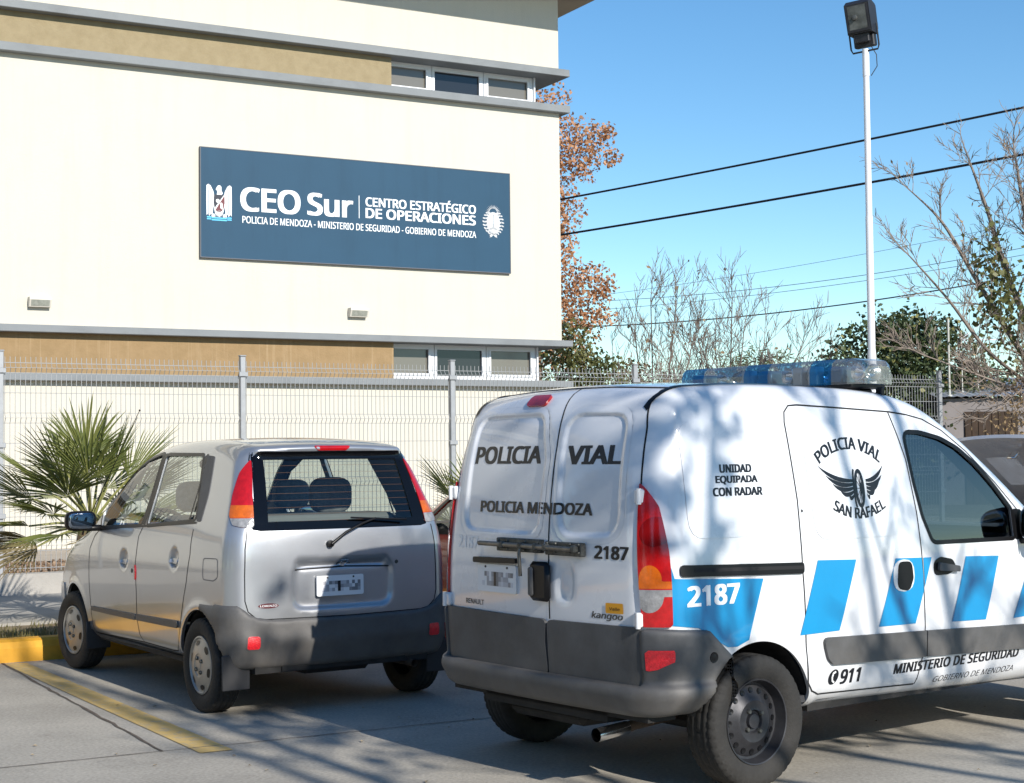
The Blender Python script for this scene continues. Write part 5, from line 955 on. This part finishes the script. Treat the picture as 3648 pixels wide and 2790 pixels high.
for y0, y1, c in secs:
    V = []; ks = [(y0, 1.), (y1, 1.)]
    if y1 < -.5: ks = [(y0, 1.), (-.555, 1.), (-.60, .92), (-.63, .70)]
    if y0 > .615: ks = [(.635, .7), (.62, .9), (y1, 1.)]
    for y, k in ks: V += sect(y, k)
    F = [(i*8+j, i*8+8+j, i*8+8+j+1, i*8+j+1) for i in range(len(ks)-1) for j in range(7)]
    if y1 < -.5: F.append(tuple((len(ks)-1)*8+j for j in range(8)))
    if y0 > .615: F.append(tuple(reversed(range(8))))
    d = mk('lens_dome', V, F, gbl if c == 'b' else gcl, bar)
for y in (.37, .22, -.1, -.27, -.56):
    b = MB(); b.lathe([(.045, 0), (.040, -.02), (.022, -.042), (.0005, -.048)], (X0-.075, y, 1.855), (-1, .15, 0), 20); b.build('lamp_reflector', m_ref, bar, 40)
    b = MB(); b.lathe([(.045, 0), (.040, -.02), (.022, -.042), (.0005, -.048)], (X0+.05, y, 1.855), (-.3, -1, 0), 20); b.build('lamp_reflector', m_ref, bar, 40)
for y in (.55, .06, -.42): b = MB(); b.box(X0-.08, X0+.08, y-.05, y+.05, 1.802, 1.89, .01); b.build('rotator_unit', M('rotator', (.12, .25, .35), .3, metal=.6), bar, 40)
for y in (.16, -.2, -.30): b = MB(); b.box(X0-.11, X0-.05, y-.03, y+.03, 1.802, 1.895, .004); b.build('speaker_block', M('pale_block', (.45, .45, .43), .6), bar, 40)
# wheels, wells, underside, exhaust, cabin
for x, y, sg in ((-.02, -.742, -1), (-.02, .742, 1), (2.585, -.742, -1), (2.585, .742, 1)): wheel(van, x, y, .292, .292, .17, sg, 'steel')
for x in (-.02, 2.585):
    for s in (-1, 1):
        b = MB(); a = np.linspace(R_(6), R_(172), 26); r = .352; b.add([(x+r*math.cos(t), s*yy, .30+r*math.sin(t)) for t in a for yy in (.45, .79)], [(2*i, 2*i+1, 2*i+3, 2*i+2) for i in range(25)]); b.add([(x+r*math.cos(t), s*.45, .30+r*math.sin(t)) for t in a], [tuple(range(26))]); b.build('wheel_well', m_under, van)
b = MB(); b.box(-.56, 3.2, -.44, .44, .30, .36); b.box(.36, 2.2, -.76, .76, .29, .34); b.tube([(-.02, -.7, .25), (-.02, .7, .25)], .04, 10); b.box(-.5, -.3, -.2, .35, .24, .31, .03); b.box(-.56, -.40, -.70, .70, .33, .40); b.build('underbody', m_under, van)
b = MB(); b.tube([(.3, -.20, .27), (-.15, -.36, .27), (-.40, -.44, .275), (-.50, -.47, .272)], .024, 12, False); ex = b.build('exhaust_pipe', M('rusty_pipe', (.12, .085, .06), .7, metal=.5, var=.4, vscale=15), van, 50)
b = MB(); b.tube([(-.47, -.462, .272), (-.655, -.475, .262)], .030, 16, False); b.tube([(-.655, -.475, .262), (-.47, -.462, .272)], .026, 16, False); b.build('exhaust_tip', m_chrome, ex, 50)
b = MB(); b.box(.20, 2.1, -.785, .785, .34, .37); b.build('cabin_floor', m_lin, van)
for y in (-.38, .38):
    b = MB(); b.box(1.0, 1.5, y-.25, y+.25, .62, .80, .08); b.box(.92, 1.07, y-.25, y+.25, .78, 1.30, .06); b.box(.93, 1.03, y-.13, y+.13, 1.31, 1.50, .045); b.build('seat', m_seat, van, 50)
b = MB(); b.box(1.86, 2.25, -.70, .70, .55, 1.02, .06); b.build('dashboard', m_lin, van, 50)
b = MB(); pts = [(1.72+.08*math.sin(t), .38+.18*math.cos(t), 1.0+.16*math.sin(t)) for t in np.linspace(0, 2*math.pi, 25)]; b.tube(pts, .014, 8, False); b.tube([(1.70, .38, 1.0), (1.9, .38, .9)], .03, 8); b.build('steering_wheel', m_black, van, 50)
for s in (-1, 1):
    emit('headlamp', patch(F0, fillet([(s*.35, .66), (s*.68, .68), (s*.70, .86), (s*.42, .80)] if s > 0 else [(s*.35, .66), (s*.42, .80), (s*.70, .86), (s*.68, .68)], .03), 'F', 3.25, .04), m_lclr, van, off=.004)
emit('front_bumper', clip(shV, lambda V: np.minimum(V[:, 0]-2.96, .56-V[:, 2])), m_clad, van, off=.02, rim=.02)
# ------------------------------------------------------------ the small silver hatchback
car = thing('hatchback_car', 'small silver hatchback parked nose in at the yellow kerb', 'car', (-1.2079, 9.5378, 0), 2.15012)
_ap = spline([(-.395, .29), (-.432, .42), (-.436, .56), (-.432, .75), (-.428, .93), (-.412, 1.06), (-.365, 1.20), (-.300, 1.36), (-.245, 1.47), (-.215, 1.525), (-.12, 1.560), (.1, 1.582), (.45, 1.595), (.85, 1.588), (1.15, 1.562),
    (1.38, 1.51), (1.58, 1.41), (1.85, 1.21), (2.1, 1.03), (2.3, .965), (2.55, .905), (2.78, .81), (2.92, .68), (2.98, .52), (2.96, .36), (2.88, .25), (2.4, .235), (1.2, .255), (.2, .262), (-.3, .27)], 8)
_ag = G2(_ap); _aw = Tab([.2, .30, .45, .62, .85, 1.0, 1.1, 1.3, 1.45, 1.6], [.690, .715, .730, .738, .738, .722, .690, .622, .572, .525], .045)
_ax = Tab([-.6, -.3, 0, 1.7, 2.3, 3.0], [-.03, -.015, 0, 0, -.01, -.09], .12)
_arc = G2(fillet([(-.30, .592), (-.315, .86), (.335, .86), (.345, .592)], .075), .008, .1); _agr = G2(fillet([(-.27, .82), (-.29, .885), (.325, .885), (.325, .82)], .045), .008, .1)
def A0(X, Y, Z):
    k = 1-sstep(.4, 1.4, X); y2 = np.minimum((Y/.65)**2, 1.5); x = X-.05*y2*k+(1-k)*.08*y2*sstep(1.4, 2.6, X); z = Z+.035*y2*sstep(1.0, 1.5, Z)
    return smax(_ag(x, z), np.abs(Y)-_aw(Z)-_ax(X), .10)
def FA(X, Y, Z):
    f = A0(X, Y, Z); r = X < -.2
    f = f+np.where(r, .024*sstep(.005, -.022, _arc(Y, Z)), 0)+np.where(r, .022*sstep(.003, -.03, _agr(Y, Z)), 0)
    f = f-.030*np.exp(-((Z-(1.525-.06*np.abs(Y)**2))/.022)**2)*sstep(.52, .46, np.abs(Y))*(X < -.05)*(X > -.45)      # roof lip
    f = f+np.where((X < -.2), .006*sstep(.012, -.012, np.abs(Z-1.065)-.004)*sstep(.60, .55, np.abs(Y)), 0)
    f = f-np.where(np.abs(Y) > .5, .008*np.exp(-((np.hypot(X+.0, Z-.27)-.335)/.03)**2)*(Z > .3)+.008*np.exp(-((np.hypot(X-2.36, Z-.27)-.335)/.03)**2)*(Z > .3), 0)
    for hx, hz in ((1.29, .822), (.408, .868)): f = f+np.where(np.abs(Y) > .6, .024*sstep(1.05, .7, np.hypot((X-hx)/.072, (Z-hz)/.062)), 0)
    return f
shA = nets(FA, (-.55, -.82, .16), (3.08, .82, 1.68), .0155)
archA = lambda V: np.where(np.abs(V[:, 1]) > .38, np.minimum(np.hypot(V[:, 0]-.01, V[:, 2]-.275)-.315, np.hypot(V[:, 0]-2.36, V[:, 2]-.275)-.325), 1.)
shA = clip(shA, archA)
wf = fillet([(1.80, 1.01), (1.845, 1.12), (1.72, 1.265), (1.55, 1.378), (1.34, 1.458), (1.10, 1.502), (1.045, 1.495), (1.025, 1.20), (1.035, 1.045)][::-1], [.03, .05, .02, .06, .3, .3, .3, .04, .03][::-1])
wr = fillet([(.945, 1.045), (.955, 1.2), (.985, 1.495), (.36, 1.488), (.165, 1.10)], [.03, .2, .03, .03, .03])
wq = fillet([(.150, 1.095), (.34, 1.487), (.175, 1.478), (.095, 1.26), (.085, 1.095)], [.02, .02, .04, .2, .02])
wb = fillet([(.555, 1.066), (.490, 1.488), (-.490, 1.488), (-.555, 1.066)], [.03, .03, .03, .03])
ww = fillet([(-.56, 1.02), (.56, 1.02), (.47, 1.50), (-.47, 1.50)], .08)
def wmA(V):
    s = np.abs(V[:, 1]) > .40; a = np.minimum(psdf(wf, V[:, 0], V[:, 2]), psdf(wr, V[:, 0], V[:, 2])); a = np.where(s, a, 1.)
    b = np.where((V[:, 0] < -.1) & (np.abs(V[:, 1]) < .58), psdf(wb, V[:, 1], V[:, 2]), 1.); c = np.where((V[:, 0] > 1.25) & (np.abs(V[:, 1]) < .60), psdf(ww, V[:, 1], V[:, 2]), 1.); return np.minimum(a, np.minimum(b, c))
shC = clip(shA, wmA)
emit('body', shC, m_silver, car, rim=.018)
emit('interior_lining', crop(shC, lambda V: V[:, 2] > .38), M('grey_lining', (.16, .16, .155), .85), car, off=-.02, flip=True)
for sd, s0 in (('L', .6), ('S', -.6)):
    for q, rw in ((wf, .022), (wr, .022)):
        g = emit('door_window', patch(FA, q, sd, s0, .05), m_glass, car, off=-.006); emit('window_seal', ribbon(FA, q, rw, sd, s0, closed=True), m_black, g, off=.002)
    emit('door_window_divider', ribbon(FA, [(.30, 1.492), (.27, 1.30), (.262, 1.085)], .022, sd, s0), m_black, car, off=.003)
    emit('pillar_trim', ribbon(FA, [(1.0, 1.05), (.988, 1.2), (1.012, 1.5)], .05, sd, s0), m_black, car, off=.0015)
    emit('quarter_trim', patch(FA, wq, sd, s0, .03), m_clad, car, off=.003, rim=.006)
gl = emit('rear_window', patch(FA, wb, 'R', -.4, .06), m_glass, car, off=-.004)
emit('window_border', ribbon(FA, [(.548, 1.075), (.484, 1.478), (-.484, 1.478), (-.548, 1.075)], .05, 'R', -.4, closed=True), m_blk, gl, off=.0012)
for s in (1, -1): emit('window_border', patch(FA, [(.558*s, 1.065), (.497*s, 1.49), (.43*s, 1.49), (.475*s, 1.065)][::-s], 'R', -.4, .05), m_blk, gl, off=.0016)
emit('window_border', patch(FA, [(.495, 1.478), (.49, 1.498), (-.49, 1.498), (-.495, 1.478)], 'R', -.3, .04), m_blk, gl, off=.002)
for k in range(9): emit('heater_wire', ribbon(FA, [(.47-.005*k, 1.10+.04*k), (0, 1.102+.04*k), (-.47+.005*k, 1.10+.04*k)], .0012, 'R', -.4), M('heater_brown', (.10, .04, .015), .6) if k == 0 else bpy.data.materials['heater_brown'], gl, off=-.003)
emit('windscreen', patch(FA, ww, 'F', 1.6, .06), m_glass, car, off=-.004)
# lamps
for s in (1, -1):
    g = lambda V: np.minimum.reduce([V[:, 1]*s-np.interp(V[:, 2], [1.05, 1.10, 1.25, 1.40, 1.50, 1.55], [.560, .556, .538, .508, .492, .484]), np.interp(V[:, 2], [1.06, 1.085, 1.14, 1.25, 1.38, 1.48, 1.535], [-.40, -.31, -.262, -.222, -.196, -.205, -.26])-V[:, 0], V[:, 2]-1.058-.05*(V[:, 1]*s-.6), 1.545-V[:, 2]])
    lm = clip(crop(shC, lambda V: (V[:, 0] < -.1) & (V[:, 1]*s > .4) & (V[:, 2] > 1.0)), g)
    L = emit('tail_lamp', lm, m_lred, car, off=.006, rim=.02)
    emit('amber_lens', clip(lm, lambda V: np.minimum(V[:, 2]-1.125, 1.195-V[:, 2])), m_lamb, L, off=.007); emit('clear_lens', clip(lm, lambda V: 1.122-V[:, 2]), m_lclr, L, off=.007)
    ed = 1.0
# tailgate
gt = [(.60, 1.055), (.617, .95), (.622, .80), (.622, .66), (.605, .60), (.56, .562), (.50, .552), (0, .548), (-.50, .552), (-.56, .562), (-.605, .60), (-.622, .66), (-.622, .80), (-.617, .95), (-.60, 1.055)]
emit('tailgate_gap', ribbon(A0, gt, .006, 'R', -.4), m_gap, car, off=.0015)
emit('brake_light', patch(FA, fillet([(.125, 1.532), (-.125, 1.532), (-.09, 1.508), (.09, 1.508)][::-1], .012), 'R', -.28, .02), m_lred, car, off=.004, rim=.012)
emit('grip_shadow_line', ribbon(FA, [(.325, .822), (0, .830), (-.29, .818)], .008, 'R', -.42), m_gap, car, off=.001)
def ell2(cx, cz, rx, rz, n=28): return [(cx+rx*math.cos(t), cz+rz*math.sin(t)) for t in np.linspace(0, 2*math.pi, n, endpoint=False)]
b = emit('emblem', ribbon(FA, ell2(.012, .853, .040, .021), .006, 'R', -.42, closed=True, step=.01), m_chrome, car, off=.006)
emit('emblem_letter', ribbon(FA, [(.036, .841), (.026, .866)], .009, 'R', -.42), m_chrome, b, off=.006); emit('emblem_letter', ribbon(FA, [(-.002, .840), (-.012, .865)], .009, 'R', -.42), m_chrome, b, off=.006); emit('emblem_letter', ribbon(FA, [(.032, .850), (-.006, .856)], .006, 'R', -.42), m_chrome, b, off=.006)
st = emit('sticker', patch(A0, ell2(.487, .628, .060, .014), 'R', -.43, .02), M('maroon_sticker', (.12, .012, .018), .4), car, off=.002); emit('sticker_lettering', word(A0, 'LORENZO', 'R', -.43, .537, .437, .6225, .634, bold=.02, shear=.1), m_wfilm, st, off=.0035)
P, N = solve(FA, [(-.42, -.335, .842)], 0); k = MB(); k.lathe([(.012, 0), (.010, .004), (.0002, .004)], P[0], N[0], 14); k.build('lock', m_latch, car, 40)
plate_at(car, A0, 'R', -.42, .195, -.105, .665, .782, .004)
k = MB(); k.tube([(-.455, .11, .965), (-.462, .02, 1.03), (-.440, -.10, 1.078), (-.435, -.19, 1.105)], [.010, .008, .007, .006], 8); k.lathe([(.022, 0), (.02, .02), (.0002, .024)], (-.43, .11, .965), (-1, 0, 0), 14); wp = k.build('wiper_arm', m_black, car, 50)
k = MB(); k.tube([(-.425, -.03, 1.112), (-.425, -.40, 1.090)], .006, 6); k.build('wiper_blade', m_black, wp, 50)
# bumper
def BA(X, Y, Z):
    t = .024-.014*sstep(.56, .64, Z)+.010*np.exp(-((Z-.42)/.05)**2); f = A0(X, Y, Z)-t; ay = np.abs(Y)
    top = np.where(X < -.2, np.interp(ay, [0, .46, .54, .60, .625, .66, .8], [.545, .547, .558, .585, .61, .637, .64]), .63); f = smax(f, Z-top, .016); f = smax(f, .262-Z, .03); f = smax(f, X+.02-.25*(Z-.55), .01)
    return np.maximum(np.maximum(f, np.where(X < .05, .318-np.hypot(X-.01, Z-.275), -1)), -(A0(X, Y, Z)+.03))
shBA = nets(BA, (-.58, -.86, .20), (.12, .86, .70), .0135)
emit('rear_bumper', shBA, m_clad, car)
for s in (1, -1):
    rc = fillet([(.548, .392), (.548, .462), (.618, .464), (.622, .392)][::s] if s < 0 else [(.548, .392), (.622, .392), (.618, .464), (.548, .462)], .016); rc = rc*np.array([s, 1])
    if s < 0: rc = rc[::-1]
    e = emit('reflector', patch(BA, rc, 'R', -.46, .02), m_refl, car, off=.006, rim=.012); emit('reflector_frame', ribbon(BA, rc, .012, 'R', -.46, closed=True), m_clad, e, off=.004)
# flank details
for sd, s0, s in (('L', .74, 1), ('S', -.74, -1)):
    emit('door_gap', ribbon(FA, [(1.80, 1.0), (1.90, .95), (1.985, .86), (2.0, .76), (2.0, .65), (1.985, .50), (1.972, .34), (1.955, .292), (1.90, .288), (.98, .312), (.50, .306), (.42, .312), (.375, .345), (.33, .43), (.275, .57), (.20, .74), (.155, .90), (.165, 1.05)], .007, sd, s0), m_gap, car, off=.001)
    emit('door_gap', ribbon(FA, [(1.00, 1.04), (1.045, .98), (1.055, .88), (1.072, .78), (1.052, .63), (1.060, .45), (1.035, .36), (.985, .312)], .007, sd, s0), m_gap, car, off=.001)
    emit('belt_seal', ribbon(FA, [(1.80, .992), (1.4, 1.022), (1.0, 1.042), (.15, 1.088)], .012, sd, s0), m_black, car, off=.003)
    emit('side_moulding', patch(FA, fillet([(1.955, .470), (1.07, .482), (1.07, .445), (1.94, .442)], .012), sd, s0, .04), m_clad, car, off=.012, rim=.014)
    emit('side_moulding', patch(FA, fillet([(1.055, .482), (.35, .498), (.335, .475), (.36, .455), (1.055, .447)], .012), sd, s0, .04), m_clad, car, off=.012, rim=.014)
    for hx, hz in ((1.29, .822), (.408, .868)): emit('door_handle', patch(FA, fillet([(hx-.058, hz-.03), (hx+.062, hz-.035), (hx+.066, hz-.005), (hx-.055, hz+.002)], .012), sd, s0, .02), m_silver, car, off=.016, rim=.016)
    P, N = solve(FA, [(1.13, .735*s, .755)], 1); k = MB(); k.lathe([(.016, 0), (.013, .004), (.0002, .004)], P[0], N[0], 12); k.build('lock', m_latch, car, 40)
    wl = fillet([(.60, .245), (2.0, .25), (2.0, .275), (.60, .27)], .01); emit('sill_trim', ribbon(FA, [(.36, .272), (1.2, .278), (1.95, .276)], .03, sd, s0), m_silver, car, off=.010)
    k = MB(); k.blob((1.84, s*.845, 1.055), (.040, .105, .068), .55); k.box(1.80, 1.88, s*.755-.06, s*.755+.06, .985, 1.025, .012); mr = k.build('door_mirror', m_black, car, 50); k = MB(); k.blob((1.798, s*.85, 1.056), (.006, .088, .054), .5); k.build('mirror_glass', m_mirror, mr, 50)
    # mud flaps behind the rear and front wheels
    for x in (-.345, 2.02):
        k = MB(); y0, y1 = sorted((s*.575, s*.745)); k.box(x-.006, x+.006, y0, y1, .16 if x < 0 else .17, .36, .012); k.build('mud_flap', M('flap_rubber', (.028, .028, .03), .7) if 'flap_rubber' not in bpy.data.materials else bpy.data.materials['flap_rubber'], car, 40)
emit('fuel_flap', ribbon(FA, fillet([(-.045, .768), (-.045, .89), (-.235, .895), (-.245, .79), (-.19, .768)], .025), .006, 'L', .74, closed=True), M('flap_line', (.16, .16, .165), .6), car, off=.001)
emit('door_reflector', patch(FA, fillet([(1.062, .70), (1.076, .70), (1.085, .76), (1.078, .795), (1.066, .795), (1.058, .75)], .005), 'L', .74, .02), m_lred, car, off=.006, rim=.006)
emit('front_bumper', clip(shA, lambda V: np.minimum(V[:, 0]-2.70, .58-V[:, 2])), m_silver, car, off=.008, rim=.02)
for s in (-1, 1): emit('headlamp', patch(A0, fillet([(s*.32, .70), (s*.60, .70), (s*.60, .84), (s*.38, .80)][::1 if s > 0 else -1], .03), 'F', 2.85, .04), m_lclr, car, off=.004)
k = MB(); k.tube([(2.55, .60, .93), (2.50, .60, .99), (2.0, .57, 1.40), (1.51, .55, 1.79)], [.008, .004, .003, .0022], 5); k.blob((1.505, .55, 1.793), (.007, .007, .007), 1., 5); k.build('aerial', m_black, car)
k = MB(); k.tube([(.50, -.35, .23), (-.2, -.42, .24), (-.44, -.44, .235)], .022, 12, False); k.build('exhaust_pipe', bpy.data.materials['rusty_pipe'], car, 50)
for x, y, s in ((0, .66, 1), (0, -.66, -1), (2.36, .66, 1), (2.36, -.66, -1)): wheel(car, x, y, .272, .272, .155, s, 'cap', steer=R_(6) if x > 1 else 0)
for x in (.01, 2.36):
    for s in (-1, 1):
        k = MB(); a = np.linspace(R_(8), R_(172), 24); r = .332; k.add([(x+r*math.cos(t), s*yy, .275+r*math.sin(t)) for t in a for yy in (.40, .69)], [(2*i, 2*i+1, 2*i+3, 2*i+2) for i in range(23)]); k.add([(x+r*math.cos(t), s*.40, .275+r*math.sin(t)) for t in a], [tuple(range(24))]); k.build('wheel_well', m_under, car)
k = MB(); k.box(-.40, 2.85, -.40, .40, .25, .30); k.box(.34, 2.0, -.66, .66, .24, .29); k.box(-.385, -.32, -.56, .56, .245, .29); k.tube([(0, -.62, .24), (0, .62, .24)], .03, 8); k.box(-.25, .2, -.25, .2, .20, .26, .03); k.build('underbody', m_under, car)
k = MB(); k.box(.2, 2.2, -.68, .68, .29, .32); k.build('cabin_floor', m_lin, car)
k = MB(); k.box(-.33, .24, -.52, .52, 1.035, 1.06, .01); k.box(-.10, .22, -.50, .50, 1.058, 1.125, .02); k.build('parcel_shelf', m_shelf, car, 40)
for y in (.31, -.02, -.31)[0:3:2]:
    k = MB(); k.box(.26, .38, y-.26, y+.26, .55, 1.08, .05); k.box(.3, .75, y-.26, y+.26, .45, .60, .05); k.blob((.40, y, 1.225), (.055, .145, .115), .62); k.tube([(.40, y-.06, 1.05), (.40, y-.06, 1.18)], .008, 6); k.tube([(.40, y+.06, 1.05), (.40, y+.06, 1.18)], .008, 6); k.build('rear_seat', m_seat, car, 50)
for y in (.34, -.34):
    k = MB(); k.box(1.02, 1.14, y-.22, y+.22, .55, 1.10, .05); k.box(1.05, 1.5, y-.22, y+.22, .42, .58, .05); k.blob((1.05, y, 1.22), (.05, .13, .10), .6); k.build('front_seat', m_seat, car, 50)
k = MB(); k.box(1.72, 2.12, -.60, .60, .55, .98, .06); k.build('dashboard', m_lin, car, 50)
k = MB(); k.tube([(1.60+.07*math.sin(t), .34+.18*math.cos(t), .96+.16*math.sin(t)) for t in np.linspace(0, 2*math.pi, 25)], .014, 8, False); k.tube([(1.6, .34, .96), (1.8, .34, .86)], .03, 8); k.build('steering_wheel', m_black, car, 50)
k = MB(); k.box(1.50, 1.54, -.12, .12, 1.40, 1.46, .015); k.build('interior_mirror', m_black, car, 40)
# ------------------------------------------------------------ two more cars, mostly hidden
def plain_car(root, paint, prof, wt, glassq, ws, rw, seed, hood_cut=None, wb=2.45):
    sp = spline(prof, 6); g = G2(sp); w = Tab(*wt, .05); ax = Tab([-.8, -.3, .3, 1.8, 2.4, 3.2], [-.06, -.02, 0, 0, -.02, -.12], .12)
    def F(X, Y, Z):
        k = 1-sstep(.4, 1.4, X); y2 = np.minimum((Y/.7)**2, 1.4); x = X-.05*y2*k+(1-k)*.10*y2*sstep(1.6, 2.8, X); z = Z+.035*y2*sstep(.9, 1.4, Z); return smax(g(x, z), np.abs(Y)-w(Z)-ax(X), .10)
    lo = (prof[:, 0].min()-.1, -.95, .1); hi = (prof[:, 0].max()+.1, .95, prof[:, 1].max()+.1); s = nets(F, lo, hi, .024)
    s = clip(s, lambda V: np.where(np.abs(V[:, 1]) > .40, np.minimum(np.hypot(V[:, 0], V[:, 2]-.29)-.335, np.hypot(V[:, 0]-wb, V[:, 2]-.29)-.335), 1.))
    def wm(V):
        a = np.full(len(V), 1.); sd = np.abs(V[:, 1]) > .42
        for q in glassq: a = np.minimum(a, np.where(sd, psdf(q, V[:, 0], V[:, 2]), 1.))
        a = np.minimum(a, np.where((V[:, 0] > 1.0) & (np.abs(V[:, 1]) < .62), psdf(ws, V[:, 1], V[:, 2]), 1.)); return np.minimum(a, np.where((V[:, 0] < .3) & (np.abs(V[:, 1]) < .6), psdf(rw, V[:, 1], V[:, 2]), 1.))
    s2 = clip(s, wm)
    if hood_cut: s2 = clip(s2, hood_cut)
    emit('body', s2, paint, root, rim=.02); emit('interior_lining', crop(s2, lambda V: V[:, 2] > .4), m_lin, root, off=-.022, flip=True)
    for sd, s0 in (('L', .7), ('S', -.7)):
        for q in glassq: e = emit('door_window', patch(F, q, sd, s0, .06), m_glass, root, off=-.006); emit('window_seal', ribbon(F, q, .035, sd, s0, closed=True), m_black, e, off=.002)
    emit('windscreen', patch(F, ws, 'F', 1.6, .08), m_glass, root, off=-.004); emit('rear_window', patch(F, rw, 'R', 0., .08), m_glassd, root, off=-.004)
    for x, y, sg_ in ((0, .70, 1), (0, -.70, -1), (wb, .70, 1), (wb, -.70, -1)): wheel(root, x, y, .29, .29, .17, sg_, 'cap')
    k = MB(); k.box(-.5, wb+.5, -.42, .42, .22, .30); k.box(.4, wb-.45, -.70, .70, .21, .29); k.build('underbody', m_under, root)
    for y in (.36, -.36): k = MB(); k.box(.95, 1.08, y-.22, y+.22, .5, 1.05, .05); k.box(1.0, 1.45, y-.22, y+.22, .38, .52, .05); k.blob((.99, y, 1.16), (.05, .12, .09), .6); k.build('front_seat', m_seat, root, 50)
    k = MB(); k.box(.05, .20, -.55, .55, .5, 1.0, .05); k.build('rear_seat', m_seat, root, 50)
    k = MB(); k.box(1.65, 2.05, -.62, .62, .5, .93, .06); k.build('dashboard', m_lin, root, 50)
    for sg_ in (-1, 1):
        k = MB(); k.blob((1.72, sg_*.90, .98), (.05, .09, .065), .6); k.box(1.68, 1.76, sg_*.80-.05, sg_*.80+.05, .92, .955, .01); k.build('door_mirror', m_black, root, 50)
        emit('tail_lamp', patch(F, fillet(np.array([(.50, .70), (.70, .70), (.70, .92), (.54, .92)])[::sg_]*np.array([sg_, 1]), .03), 'R', -.5, .04), m_lred, root, off=.004, rim=.01)
        emit('headlamp', patch(F, fillet(np.array([(.34, .60), (.66, .62), (.66, .76), (.40, .72)])[::sg_]*np.array([sg_, 1]), .03), 'F', wb+.6, .04), m_lclr, root, off=.004, rim=.01)
    for sd, s0 in (('L', .8), ('S', -.8)):
        emit('door_gap', ribbon(F, [(1.78, .88), (1.88, .78), (1.90, .5), (1.86, .27), (.92, .27), (.88, .6), (.90, .90)], .007, sd, s0), m_gap, root, off=.001); emit('door_handle', patch(F, fillet([(.98, .76), (1.12, .76), (1.12, .79), (.98, .79)], .012), sd, s0, .02), paint, root, off=.02, rim=.02)
    return F
wtab = ([.2, .30, .5, .75, .90, 1.0, 1.2, 1.38], [.74, .775, .80, .81, .79, .74, .65, .57])
gq = [fillet([(1.02, .905), (1.06, 1.30), (1.28, 1.285), (1.52, 1.16), (1.80, .94), (1.82, .90)], .03), fillet([(.94, .91), (.98, 1.305), (.55, 1.27), (.22, .93)], .03)]
wsq = fillet([(-.58, .96), (.58, .96), (.48, 1.33), (-.48, 1.33)], .07); rwq = fillet([(-.52, .98), (.52, .98), (.44, 1.28), (-.44, 1.28)][::-1], .06)
rc_ = thing('red_car', 'dark red car half hidden between the silver hatchback and the police van', 'car', (.925, 10.93, 0), 2.15012)
plain_car(rc_, m_red, np.array([(-.62, .28), (-.68, .50), (-.66, .80), (-.55, .93), (-.15, 1.03), (.15, 1.25), (.45, 1.375), (.95, 1.40), (1.35, 1.36), (1.65, 1.19), (1.98, .98), (2.3, .91), (2.7, .83), (3.0, .70), (3.1, .5), (3.05, .28), (2.4, .22), (1.2, .21), (0, .23)]), wtab, gq, wsq, rwq, 1)
wc_ = thing('white_car', 'white car with its bonnet raised, just beyond the front of the police van', 'car', (6.29, 13.19, 0), R_(205))
plain_car(wc_, m_white, np.array([(-.62, .28), (-.68, .50), (-.66, .80), (-.60, .98), (-.45, 1.22), (-.2, 1.38), (.45, 1.43), (.95, 1.42), (1.35, 1.36), (1.65, 1.19), (1.98, .98), (2.3, .93), (2.7, .86), (3.0, .72), (3.1, .5), (3.05, .28), (2.4, .22), (1.2, .21), (0, .23)]), wtab, gq, wsq, rwq, 2,
          hood_cut=lambda V: np.where((V[:, 0] > 2.05) & (V[:, 2] > .66) & (np.abs(V[:, 1]) < .72), -1., 1.))
k = MB(); k.box(2.1, 2.95, -.62, .62, .45, .62); k.box(2.25, 2.7, -.25, .3, .60, .74, .05); k.box(2.3, 2.5, .35, .58, .62, .76, .02); k.build('engine', m_under, wc_, 40)
# the raised bonnet: a dished panel, underside with stiffening frame, hinged at the windscreen
hn = bpy.data.objects.new('bonnet', None); COL.objects.link(hn); hn.parent = wc_; hn.location = (2.05, 0, .955); hn.rotation_euler = (0, R_(-40), 0)
V = []; F = []; nx, ny = 14, 20
for lay in (0, 1):
    for i in range(nx+1):
        for j in range(ny+1):
            u, v = i/nx, j/ny*2-1; hw = .66-.07*u*u; x = .99*u-.025*v*v*u; z = .02-.02*v*v-.03*u*u
            if lay: z -= .012+(.022 if (abs(v) > .86 or u > .86 or u < .08) else 0)-(.012 if (abs(v) < .75 and .3 < u < .75 and abs(v) > .12) else 0)
            V.append((x, v*hw, z))
n1 = (nx+1)*(ny+1)
for i in range(nx):
    for j in range(ny): a = i*(ny+1)+j; F.append((a, a+ny+1, a+ny+2, a+1)); F.append((n1+a, n1+a+1, n1+a+ny+2, n1+a+ny+1))
for i in range(nx):
    for j in (0, ny): a = i*(ny+1)+j; F.append((a, a+ny+1, n1+a+ny+1, n1+a))
for j in range(ny):
    for i in (0, nx): a = i*(ny+1)+j; F.append((a, a+1, n1+a+1, n1+a))
o = mk('bonnet_panel', V, F, m_white, hn, smooth=True); o.data.set_sharp_from_angle(angle=R_(50))
k = MB(); k.tube([(.80, -.05, -.03), (.80, -.05, -.085), (.80, .03, -.085), (.80, .03, -.03)], .009, 8); k.build('bonnet_striker', m_chrome, hn, 50)
